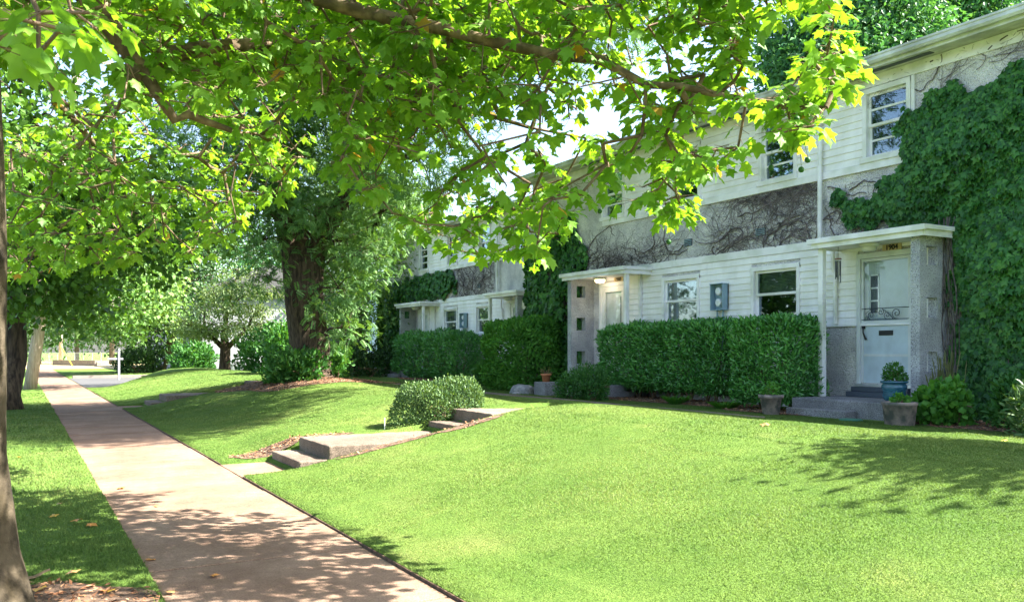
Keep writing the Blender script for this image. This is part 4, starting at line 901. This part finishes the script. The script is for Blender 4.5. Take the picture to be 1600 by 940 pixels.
for i, (px, t, mt, lab) in enumerate(specs):
    tb = at(px, 560, t); tb.z = 0; h = 9 + (i * 37 % 5)
    lob = [((tb.x + random.uniform(-2.8, 2.8), tb.y + random.uniform(-2.8, 2.8), 3.0 + j * h / 11 + random.uniform(-.3, .8)), (2.4 + random.random(), 2.4 + random.random(), 1.6 + random.random() * .6)) for j in range(9)]
    lowl = [((tb.x + random.uniform(-3, 3), tb.y + random.uniform(-2, 2), 2.4), (2.2, 2.2, 1.3))]
    tree('far_tree', tb, [(tb, .3), (tb + V3((0, 0, h * .5)), .2), (tb + V3((0, 0, h * .9)), .06)], [], lob + lowl, 650, 6, .45, SIM, mt, 'bark_grey', lab, group=FG, clump_r=.6)
# trees behind the near building
for (px0, t, hl, lab) in ((1300, 40, [(1330, 60), (1290, 105), (1360, 10), (1270, 140), (1340, 110), (1400, 60), (1310, -40), (1260, 90)], 'bushy green tree rising behind the near roof'), (1450, 42, [(1440, 50), (1480, 30), (1420, 10), (1500, 20), (1450, -50), (1400, -20), (1380, 70), (1470, 70)], 'right hand crown behind the near roof, lit on its right')):
    tb = at(px0, 560, t); tb.z = 0
    tree('backyard_tree', tb, [(tb, .45), (tb + V3((0, 0, 8)), .3), (tb + V3((0, 0, 16)), .12)], [], [(at(x_, y_, t + random.uniform(-1, 1)), (2.5, 2.5, 1.9)) for x_, y_ in hl] + [((tb.x, tb.y, 10), (3, 3, 3))], 6500, 9, .30, SIM, 'leaf_back', 'bark_dark', lab, group='trees behind the near building', clump_r=.38)

# tree just out of frame to the right, whose shade falls on the lawn
tb = V3((10.9, 1.2, .5))
tree('garden_tree', tb, [(tb - V3((0, 0, .1)), .16), (tb + V3((0, 0, 2)), .12), (tb + V3((0, .1, 4)), .08)], [], [((10.3, 1.6, 4.9), (1.3, 1.1, .7)), ((11.2, .9, 5.3), (1.0, 1.0, .7)), ((9.6, 2.4, 4.7), (.7, .8, .45)), ((10.9, 2.2, 5.4), (.9, .7, .5))], 1300, 8, .15, SIM, 'leaf_far', 'bark_grey', 'small garden tree just right of the view beside the near building', clump_r=.22)

# ------------------------------------------------------------------ the near plane tree: trunk, limbs, hanging foliage
def dens(pts, step=.22):
    out = []
    for (p, r), (q, s) in zip(pts[:-1], pts[1:]):
        p, q = V3(p), V3(q); n = max(1, int((q - p).length / step))
        for i in range(n): out.append((p.lerp(q, i / n), r + (s - r) * i / n))
    out.append((V3(pts[-1][0]), pts[-1][1])); return out
pt = empty('plane_tree', (-.36, 5.75, 0), 'near plane tree at the left edge whose leafy branches overhang the picture', 'tree')
T0 = V3((-.36, 5.75, 0))
trunkp = [(T0 + V3((0, 0, -.1)), .50), (T0 + V3((.02, -.03, .08)), .43), (T0 + V3((.02, 0, .35)), .35), (T0 + V3((0, 0, .9)), .305), (T0 + V3((0, 0, 2)), .30), (T0 + V3((-.02, 0, 3.2)), .285), (T0 + V3((.0, .05, 4.3)), .26), (T0 + V3((-.1, .2, 6)), .2), (T0 + V3((-.2, .3, 8.5)), .1)]
L1 = [(T0 + V3((.0, .05, 4.2)), .15), (at(95, -60, 5.5), .11), (at(150, 5, 5.9), .09), (at(196, 70, 6.0), .075), (at(222, 108, 6.0), .07), (at(262, 86, 6.1), .062), (at(330, 73, 6.3), .052), (at(440, 68, 6.8), .046), (at(540, 105, 7.2), .038), (at(650, 150, 7.4), .03), (at(740, 175, 7.3), .022), (at(830, 200, 7.2), .015)]
L2 = [(T0 + V3((.0, .05, 4.4)), .16), (at(300, -110, 5.8), .10), (at(440, -20, 6.2), .07), (at(565, 18, 6.5), .055), (at(700, 50, 6.4), .045), (at(870, 86, 6.2), .038), (at(935, 92, 6.0), .034), (at(1010, 130, 5.8), .026), (at(1120, 150, 5.5), .02), (at(1230, 160, 5.2), .014), (at(1290, 168, 5.0), .008)]
L3 = [(at(222, 108, 6.0), .05), (at(250, 152, 6.0), .038), (at(274, 184, 6.0), .034), (at(292, 180, 6.1), .03), (at(318, 186, 6.2), .027), (at(362, 204, 6.3), .02)]
L3b = [(at(222, 108, 6.0), .06), (at(192, 134, 5.9), .045)]
L4 = [(T0 + V3((.0, .1, 5)), .12), (at(500, -420, 6), .09), (at(800, -300, 6.2), .06), (at(1000, -180, 5.6), .04), (at(1200, -100, 5), .02)]
L5 = [(T0 + V3((-.05, .1, 5.5)), .12), (V3((.5, 8, 6.5)), .08), (V3((1.5, 10, 7)), .05)]
L6 = [(T0 + V3((0, 0, 5.2)), .11), (V3((-2, 4, 6.8)), .07), (V3((-4, 3, 7.5)), .04)]
L7 = [(at(440, 68, 6.8), .03), (at(480, 130, 8), .028), (at(420, 200, 9), .022), (at(350, 270, 9.5), .015)]
L8 = [(T0 + V3((.0, .05, 4.0)), .09), (at(60, 40, 6.5), .06), (at(90, 160, 8.5), .04), (at(180, 260, 9.8), .025)]
L9 = [(T0 + V3((.0, -.05, 4.1)), .07), (V3((-.1, 4.2, 3.7)), .04), (at(10, -90, 2.9), .02), (at(90, -70, 3.1), .01)]
b = MB(); b.tube([p for p, r in dens(trunkp, .2)], [r for p, r in dens(trunkp, .2)], 24, jitter=.045)
tr_ = b.build('trunk', mat_noise('bark_trunk', (.012, .009, .005), (.05, .038, .02), 6, .95, .9, .02, 18, c3=(.07, .055, .035), s3=5), pt, smooth_=True)
nodes = []; nrad = []; par = []; fixed = []
for L in (trunkp[5:], L1, L2, L3, L4, L5, L6, L7, L8, L9):
    D = dens(L)
    if L is not trunkp[5:] and L in (L1, L2, L3, L4, L5, L6, L7, L8, L9):
        b = MB(); b.tube([p + V3((random.gauss(0, .008), random.gauss(0, .008), random.gauss(0, .012))) if 0 < i < len(D) - 1 else p for i, (p, r) in enumerate(D)], [r for p, r in D], 10, jitter=.05); b.build('limb', M['bark_plane'], pt, smooth_=True)
    if L is trunkp[5:]: continue
    for p, r in D: nodes.append(p); nrad.append(r); par.append(-1)
b = MB(); b.tube([p for p, r in L3b], [r for p, r in L3b], 10, jitter=.1); b.build('limb', M['bark_plane'], pt, smooth_=True)
# cluster targets
MAIN = [(-100, -60), (1305, -60), (1318, 55), (1302, 158), (1255, 218), (1175, 218), (1115, 262), (1078, 320), (1032, 350), (990, 318), (940, 285), (900, 315), (872, 385), (820, 415), (790, 392), (740, 412), (695, 404), (650, 340), (620, 372), (585, 310), (540, 290), (505, 240), (470, 225), (455, 130), (300, 150), (200, 160), (120, 110), (-100, 60)]
LEFTP = [(250, 110), (470, 120), (480, 230), (450, 300), (380, 330), (350, 385), (290, 400), (250, 390), (150, 420), (0, 430), (-60, 300), (60, 180), (150, 150)]
HOLES = [(955, 180, 48, 42), (870, 215, 26, 30), (1085, 75, 40, 28), (1215, 75, 60, 44), (955, 55, 28, 22), (800, 265, 30, 24), (735, 300, 22, 24), (120, 95, 70, 48), (1140, 190, 42, 30), (1250, 35, 40, 35), (640, 290, 50, 45), (500, 200, 38, 38), (910, 262, 26, 22), (1015, 240, 26, 24), (965, 318, 22, 22), (1090, 285, 20, 20), (1180, 130, 25, 20), (1020, 110, 25, 22), (1100, 150, 28, 20), (1185, 190, 30, 18), (1060, 200, 22, 20), (1230, 120, 20, 16), (930, 120, 25, 18), (820, 120, 20, 18), (760, 200, 22, 20), (690, 250, 20, 25)]
def sample(poly, n, tf, holes=True):
    P_ = np.array(poly, float); out = []
    while len(out) < n:
        x_, y_ = random.uniform(P_[:, 0].min(), P_[:, 0].max()), random.uniform(P_[:, 1].min(), P_[:, 1].max())
        if not pip(np.array([x_]), np.array([y_]), poly)[0]: continue
        if holes and any(((x_ - h[0]) / h[2]) ** 2 + ((y_ - h[1]) / h[3]) ** 2 < 1 for h in HOLES): continue
        out.append(at(x_, y_, tf(x_, y_)))
    return out
def tmain(x_, y_):
    base = np.interp(x_, [-100, 200, 500, 800, 1000, 1200, 1330], [5.6, 6.2, 7.0, 6.8, 6.2, 5.4, 4.9]); return base + random.uniform(-.9, 1.1) * (.6 if x_ > 1000 else 1)
targets = sample(MAIN, 960, tmain) + sample(LEFTP, 420, lambda x_, y_: random.uniform(8.2, 10.8), False)
targets += sample([(150, -60), (920, -60), (860, 140), (700, 200), (560, 230), (470, 120), (200, 120)], 420, lambda a_, c_: random.uniform(6.5, 9), False)
targets += sample([(-50, -350), (1500, -350), (1400, -60), (-50, -60)], 300, lambda a_, c_: random.uniform(4.6, 7), False)
for i in range(280):
    a = random.random() * 6.283; r = math.sqrt(random.random()); targets.append(V3((-.3 + 5.5 * r * math.cos(a), 5.5 + 5.5 * r * math.sin(a), 6.6 + random.uniform(-1.1, 1.6) - .8 * r)))
big = [at(30, 30, 2.6), at(95, 45, 2.7), at(60, 85, 2.9), at(140, 20, 3.0), at(-10, 70, 2.6), at(150, 45, 3.3), at(60, 20, 2.9), at(110, 15, 3.2)]
targets += [V3((random.uniform(2.4, 4.5), random.uniform(2.4, 7.2), random.uniform(4.8, 5.9))) for i in range(170)]
targets += big + [V3((1.7 + random.gauss(0, .7), 2.0 + random.gauss(0, .6), 4.6 + random.gauss(0, .5))) for i in range(190)]
targets = [t for t in targets if t.z > 1.9]
N0 = len(nodes); arr = [np.array(n) for n in nodes]; A = np.zeros((20000, 3)); A[:N0] = np.array(arr); cnt = N0
A0 = A[:N0].copy(); dist = [float(np.min(np.linalg.norm(A0 - np.array(t), axis=1))) for t in targets]
tips = []
for i in np.argsort(dist):
    t = np.array(targets[i]); dd = np.linalg.norm(A[:cnt] - t, axis=1) + np.maximum(0, t[2] - A[:cnt, 2]) * .1; j = int(np.argmin(dd)); s = A[j]; L = np.linalg.norm(t - s)
    m = max(1, int(L / .25)); pr = j
    for k in range(1, m + 1):
        f = k / m; q = s + (t - s) * f + np.array([random.gauss(0, .02), random.gauss(0, .02), .12 * L * f * (1 - f) + random.gauss(0, .015)]) * (1 if k < m else 0)
        A[cnt] = q; par.append(pr); nrad.append(0); pr = cnt; cnt += 1
    tips.append((pr, (t - s) / max(L, 1e-6)))
load = np.zeros(cnt)
for pr, d in tips:
    k = pr
    while k != -1: load[k] += 1; k = par[k]
b = MB()
for k in range(N0, cnt):
    r1 = .0032 + .0022 * math.sqrt(load[k]); p_ = par[k]; r0 = .0032 + .0022 * math.sqrt(load[p_]) if p_ >= N0 else r1 * 1.1
    b.tube([A[p_], A[k]], [min(r0, .03), min(r1, .03)], 5, cap=False)
b.build('twigs', M['twig'], pt, smooth_=True)
LP, LT, LN, LS, LR = [], [], [], [], []
PET = MB()
for pr, d in tips:
    c = A[pr]; m = random.randint(6, 9); up = random.random()
    tn = rng.random(); k_big = True if np.linalg.norm(c - np.array([0, 0, 1.5])) < 3.4 else None
    prev = A[par[pr]] if par[pr] >= 0 else c
    for i in range(m):
        f = random.random() * .9; o_ = prev + (c - prev) * f if i < m * .5 else c
        a = random.random() * 6.283; el = random.uniform(-.5, .35); pet = random.uniform(.04, .13)
        dirp = np.array([math.cos(a) * math.cos(el), math.sin(a) * math.cos(el), math.sin(el)]) + d * .4; dirp /= np.linalg.norm(dirp)
        st = o_ + dirp * pet
        PET.tube([o_, st + np.array([0, 0, .01])], .0018, 3, cap=False)
        T = dirp * .9 + np.array([random.gauss(0, .25), random.gauss(0, .25), -.55 + random.gauss(0, .25)]); N_ = np.array([random.gauss(0, .35), random.gauss(0, .35), 1.0]) + dirp * .35
        LP.append(st - T / np.linalg.norm(T) * .0); LT.append(T); LN.append(N_); LS.append(random.uniform(.072, .138) if k_big is None else random.uniform(.10, .16)); LR.append(min(.76, .36 * tn + .42 * random.random()) if random.random() > .006 else 1.0)
PET.build('leaf_stalks', M['twig'], pt)
leaves('crown', np.array(LP), np.array(LT), np.array(LN), np.array(LS), PAL, M['leaf_plane'], pt, np.array(LR))
# seed balls
for (px, py, t) in ((1262, 250, 5.0), (1252, 265, 5.05), (1205, 262, 5.2), (1245, 186, 5.0), (1233, 165, 5.1), (937, 330, 6), (1045, 378, 6), (931, 106, 6), (955, 104, 6.1), (1131, 123, 5.6), (1292, 104, 5.0)):
    c = at(px, py, t); b = MB(); b.lathe(c, [(.0, -.018), (.010, -.015), (.016, -.008), (.018, 0), (.016, .008), (.010, .015), (0, .018)], 12); j = int(np.argmin(np.linalg.norm(A[:cnt] - np.array(c), axis=1) + 5 * (A[:cnt, 2] < c.z)))
    b.tube([c + V3((0, 0, .015)), c.lerp(V3(A[j]), .5) + V3((0, 0, .05)), V3(A[j])], .0015, 3, cap=False); b.build('seed_ball', M['leaf_shrub'], pt, smooth_=True)

# ------------------------------------------------------------------ street furniture and far things
up = empty('utility_pole', (.45, 38.0, 0), 'tall pale wooden utility pole leaning right at the left of the sidewalk', 'utility pole', 'wooden poles')
p0 = V3((.35, 38.0, -.1)); p1 = V3(at(98, 118, 36.5)); p1.y = 38.0; p1 = V3((p0.x + 1.75, 38.0, 13.6))
MB().tube([p0.lerp(p1, i / 6) for i in range(7)], [.23, .215, .20, .185, .17, .155, .14], 14).build('pole', M['wood_pole'], up, smooth_=True)
ca = p0.lerp(p1, .95); b = MB(); b.box(ca.x - 1.25, ca.x + 1.25, ca.y - .22, ca.y - .12, ca.z - .06, ca.z + .06); b.build('crossarm', M['wood_pole'], up)
b = MB(); b.tube([(ca.x - .7, ca.y - .2, ca.z - .03), (ca.x, ca.y - .18, ca.z - .75)], .018, 5); b.tube([(ca.x + .7, ca.y - .2, ca.z - .03), (ca.x, ca.y - .18, ca.z - .75)], .018, 5); b.build('brace', M['iron'], up)
for dx in (-1.15, -.5, .5, 1.15): MB().lathe((ca.x + dx, ca.y - .17, ca.z + .06), [(.0, 0), (.04, 0), (.02, .05), (.06, .07), (.03, .1), (.06, .13), (.02, .18), (0, .19)], 10).build('insulator', M['white'], up)
MB().lathe((p1.x, p1.y, p1.z - .05), [(.0, 0), (.14, 0), (.05, .2), (.06, .35), (0, .4)], 10).build('pole_cap', M['alu'], up)
wr = empty('overhead_wires', (ca.x, ca.y, ca.z + .2), 'pair of thin overhead wires running from the leaning pole', 'wires')
for dx in (-1.15, 1.15):
    a0 = V3((ca.x + dx, ca.y - .17, ca.z + .25)); a1 = V3((ca.x + dx, -20, ca.z + .5)); MB().tube([a0.lerp(a1, i / 12) - V3((0, 0, 1.2 * math.sin(math.pi * i / 12))) for i in range(13)], .012, 5).build('wire', M['black'], wr)
sg = empty('street_sign', (4.4, 48.0, 0), 'white street sign post with a small side blade at the far corner', 'street sign')
MB().box(4.35, 4.45, 47.95, 48.05, -.1, 1.50).build('post', M['farhouse'], sg, bevel=.01); MB().lathe((4.4, 48, 1.5), [(0, .1), (.04, .08), (.07, .0), (0, 0)], 10).build('post_cap', M['farhouse'], sg)
MB().box(3.86, 4.6, 47.98, 48.01, 1.02, 1.12).build('sign_blade', M['farhouse'], sg)
fp = at(95, 563, 88); fp.z = 0
e = empty('utility_pole', fp, 'distant wooden pole with a yellow guy guard beyond the crossing', 'utility pole', 'wooden poles')
MB().tube([fp, fp + V3((0, 0, 10))], [.19, .13], 10).build('pole', M['wood_pole'], e, smooth_=True)
ga = at(114, 571, 78); ga.z = 0.03; gb = at(95, 541, 86)
MB().tube([ga, gb], .04, 6).build('guy_guard', M['yellow'], e)
# chain link fence
f0, f1 = at(50, 560, 100), at(172, 560, 96); f0.z = f1.z = 0
e = empty('wire_fence', f0, 'long low wire mesh fence across the far end of the avenue', 'fence')
b = MB(); n = 9
for i in range(n + 1): p = f0.lerp(f1, i / n); MB().tube([p, p + V3((0, 0, 1.25))], .045, 6).build('fence_post', M['alu'], e)
MB().tube([f0 + V3((0, 0, 1.22)), f1 + V3((0, 0, 1.22))], .03, 6).build('top_rail', M['alu'], e)
b = MB(); n = 80
for i in range(n):
    p, q = f0.lerp(f1, i / n), f0.lerp(f1, (i + 1) / n); b.tube([p, q + V3((0, 0, 1.2))], .008, 3, cap=False); b.tube([q, p + V3((0, 0, 1.2))], .008, 3, cap=False)
b.build('mesh', M['alu'], e)
q0, q1 = at(56, 560, 92), at(168, 560, 92)
b = MB(); b.quad((-1.8, 78, .02), (14, 78, .02), (20, 130, .02), (-1.8, 130, .02)); tag(b.build('dry_grass_field', mat_noise('dry_grass', (.34, .29, .15), (.48, .40, .22), 5, .95, .3)), kind='structure')
# bicycles rack-like tan low wall seen far: low wall
w0, w1 = at(84, 570, 86), at(150, 570, 82); w0.z = w1.z = 0
d = (w1 - w0).normalized(); nrm = V3((-d.y, d.x, 0)) * .12
b = MB(); b.add([w0 - nrm, w1 - nrm, w1 + nrm, w0 + nrm, w0 - nrm + V3((0, 0, .55)), w1 - nrm + V3((0, 0, .55)), w1 + nrm + V3((0, 0, .55)), w0 + nrm + V3((0, 0, .55))], [(0, 3, 2, 1), (4, 5, 6, 7), (0, 1, 5, 4), (1, 2, 6, 5), (2, 3, 7, 6), (3, 0, 4, 7)])
tag(b.build('low_wall', mat_noise('tan_wall', (.16, .13, .105), (.24, .2, .16), 4, .9, .3)), 'low tan wall in front of the far wire fence', 'wall')

def simple_house(loc, size, rot, mat, lab, rowwin, red=False):
    e = empty('house', loc, lab, 'house', 'houses beyond the row'); e.rotation_euler = (0, 0, rot); X, Y, Z = size
    def lk(name, b, m, par):
        me = bpy.data.meshes.new(name); me.from_pydata(b.v, [], b.f); me.materials.append(m); o = bpy.data.objects.new(name, me); COL.objects.link(o); o.parent = par; return o
    lk('wall', MB().box(0, X, 0, Y, 0, Z), mat, e)
    b = MB(); b.add([(-.4, -.4, Z), (X + .4, -.4, Z), (X + .4, Y + .4, Z), (-.4, Y + .4, Z), (X / 2, -.4, Z + 2.2), (X / 2, Y + .4, Z + 2.2)], [(0, 3, 5, 4), (1, 4, 5, 2), (0, 4, 1), (3, 2, 5), (0, 1, 2, 3)]); lk('roof', b, M['roof'], e)
    for (y_, z_) in rowwin:
        f = lk('window', MB().box(-.05, 0.0, y_ - .55, y_ + .55, z_ - .7, z_ + .7), M['white'], e)
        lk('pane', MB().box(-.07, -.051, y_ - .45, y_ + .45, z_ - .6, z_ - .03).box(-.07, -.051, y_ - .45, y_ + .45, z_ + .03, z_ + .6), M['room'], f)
    if red: lk('porch_beam', MB().box(-.6, -.1, 0, Y, 1.0, 1.2), M['red'], e)
    return e
simple_house((10.5, 60, 0), (9, 30, 5.2), 0, M['farhouse'], 'grey house behind dark hedges beyond the crossing', [(3 + i * 3, z_) for i in range(9) for z_ in (1.8, 4.2)])
hp = at(575, 560, 58); simple_house((hp.x, hp.y, 0), (8, 7, 5.5), math.radians(-40), M['paleblue'], 'pale blue house glimpsed past the ivy at the end of the row', [(1.5, 1.8), (4, 1.8), (2.8, 4.2)], True)

# ------------------------------------------------------------------ litter: leaves and bark pieces
def single_leaf(mat_s, r):
    V, F_ = PAL; me = bpy.data.meshes.new('fallen_leaf'); me.from_pydata([tuple(v) for v in V], [], [tuple(int(i) for i in f) for f in F_]); me.attributes.new('rnd', 'FLOAT', 'FACE').data.foreach_set('value', np.full(len(F_), r, np.float32)); me.materials.append(M['leaf_fall']); return me
lms = [single_leaf('', r) for r in (.05, .5, .95)]
fall = [(175, 930, 'on the sidewalk edge at the bottom of the picture'), (237, 877, 'on the sidewalk joint by the grass'), (243, 790, 'alone on the shaded sidewalk'), (186, 764, 'near the left sidewalk edge'), (155, 930, 'yellow on the mulch by the plane trunk'), (262, 925, 'at the sidewalk corner'), (94, 808, 'in the shaded grass strip'), (120, 816, 'in the grass strip right of another'), (90, 792, 'small in the shaded strip'), (31, 716, 'on the sunlit grass strip'), (135, 822, 'in the strip near the sidewalk'), (1200, 664, 'on the shaded lawn before the clay pot'), (1575, 693, 'on the sunlit lawn at the right'), (325, 902, 'green on the sidewalk middle'), (107, 903, 'pale on the mulch'), (70, 925, 'long dry one on the mulch')]
for i, (px, py, wh) in enumerate(fall):
    v = (py - 547) / FPX; g = 0.0
    for _ in range(8):
        t = (1.5 - g) / v; q = at(px, py, t); g = float(ground(q.x, q.y)) if not (.75 < q.x < 2.285) else .004
    o = bpy.data.objects.new('fallen_leaf', lms[i % 3]); COL.objects.link(o); o.location = (q.x, q.y, g + (.03 if not (.75 < q.x < 2.285) else .014)); s = .065 + .02 * (i % 4); o.scale = (s, s, s); o.rotation_euler = (random.uniform(-.2, .2), random.uniform(-.2, .2), random.random() * 6)
    tag(o, 'fallen dry plane leaf ' + wh, 'leaf', 'fallen leaves')
for i, (x_, y_, L, a, wh) in enumerate(((.05, 6.35, .28, .5, 'at the back edge of the mulch'), (.2, 5.55, .22, -.2, 'on the middle of the mulch'), (-.1, 5.15, .2, .9, 'near the trunk foot'))):
    b = MB(); n = 8; c = V3((x_, y_, .05))
    for k in range(n + 1):
        f = k / n - .5; p = c + V3((math.cos(a) * f * L, math.sin(a) * f * L, .012 * math.sin(k))); w_ = .03 * (1 - abs(f) * 1.4)
        for s in (-1, 0, 1): b.v.append(tuple(p + V3((-math.sin(a) * w_ * s, math.cos(a) * w_ * s, .012 * (1 - abs(s))))))
    for k in range(n):
        for s in range(2): q = k * 3 + s; b.f.append((q, q + 1, q + 4, q + 3))
    tag(b.build('bark_piece', M['bark_plane']), 'curled strip of shed bark ' + wh, 'bark', 'shed bark strips')

# ------------------------------------------------------------------ grass blades
def grass(name, n, rmin, rmax, region, hgt, keep=None):
    u = rng.random(n); r = rmin * (rmax / rmin) ** u          # log-uniform in distance
    a = rng.uniform(-math.radians(42), math.radians(75), n); X = r * np.sin(a); Y = r * np.cos(a)
    k = region(X, Y); X, Y, r = X[k], Y[k], r[k]; n = len(X)
    Z = ground(X, Y) - .004
    wd = np.maximum(.0018, .00065 * r) * rng.uniform(.8, 1.3, n); h = hgt * rng.uniform(.5, 1.35, n) * (1 + .012 * r)
    h = h * (1 + .25 * np.sin(X * 2.1 + np.sin(Y * 1.3) * 2) * np.sin(Y * 1.9))
    an = rng.random(n) * 6.283; lean = rng.normal(0, .5, (n, 2)) * h[:, None]
    sx, sy = np.cos(an) * wd, np.sin(an) * wd
    V = np.empty((n, 3, 3)); V[:, 0] = np.stack([X - sx, Y - sy, Z], 1); V[:, 1] = np.stack([X + sx, Y + sy, Z], 1); V[:, 2] = np.stack([X + lean[:, 0], Y + lean[:, 1], Z + h], 1)
    F_ = np.arange(n * 3).reshape(n, 3)
    o = np_mesh(name, V.reshape(-1, 3), F_, M['grass'], rnd=np.clip(rng.random(n) * .8 + .2 * np.sin(X * .9 + 1) * np.sin(Y * .7), 0, 1)); return tag(o, kind='stuff')
def mulchmask(X, Y):
    m = np.zeros(len(X), bool)
    for cx, cy, rx, ry in ((.15, 5.4, .55, .75), (7.0, 22.9, 2.4, 2.6), (2.98, 12.05, .48, .34), (3.7, 12.0, .5, .18), (11.3, 13.5, .75, 2.6), (10.75, 10.3, .5, 1.1), (11.2, 6.6, .7, 1.6), (5.2, 10.22, .5, .12), (4.1, 10.26, .7, .09)): m |= ((X - cx) / rx) ** 2 + ((Y - cy) / ry) ** 2 < .95
    return m
def reg_lawn(X, Y):
    k = (X > 2.262 + .02 * np.sin(Y * 9) * np.sin(Y * 3.7)) & (X < 11.4) & (Y < y_end(X) - .3) & ~mulchmask(X, Y)
    for a_, b_ in PATHS: k &= ~((Y > a_ - .0) & (Y < b_ + .0) & (X < 8.9))
    k &= ~((X > 8.34) & (X < 9.36) & (Y > 8.98)); k &= ~((X > 10.5) & (Y > 7.9) & (Y < 9.9)); return k
def reg_strip(X, Y): return (X > -1.88) & (X < .77 + .02 * np.sin(Y * 8.3)) & (Y < 44) & ~mulchmask(X, Y) & ((X + .36) ** 2 + (Y - 5.75) ** 2 > .2)
grass('grass_lawn', 2600000, 2.6, 40, reg_lawn, .012)
grass('grass_strip', 900000, 2.6, 34, reg_strip, .022)
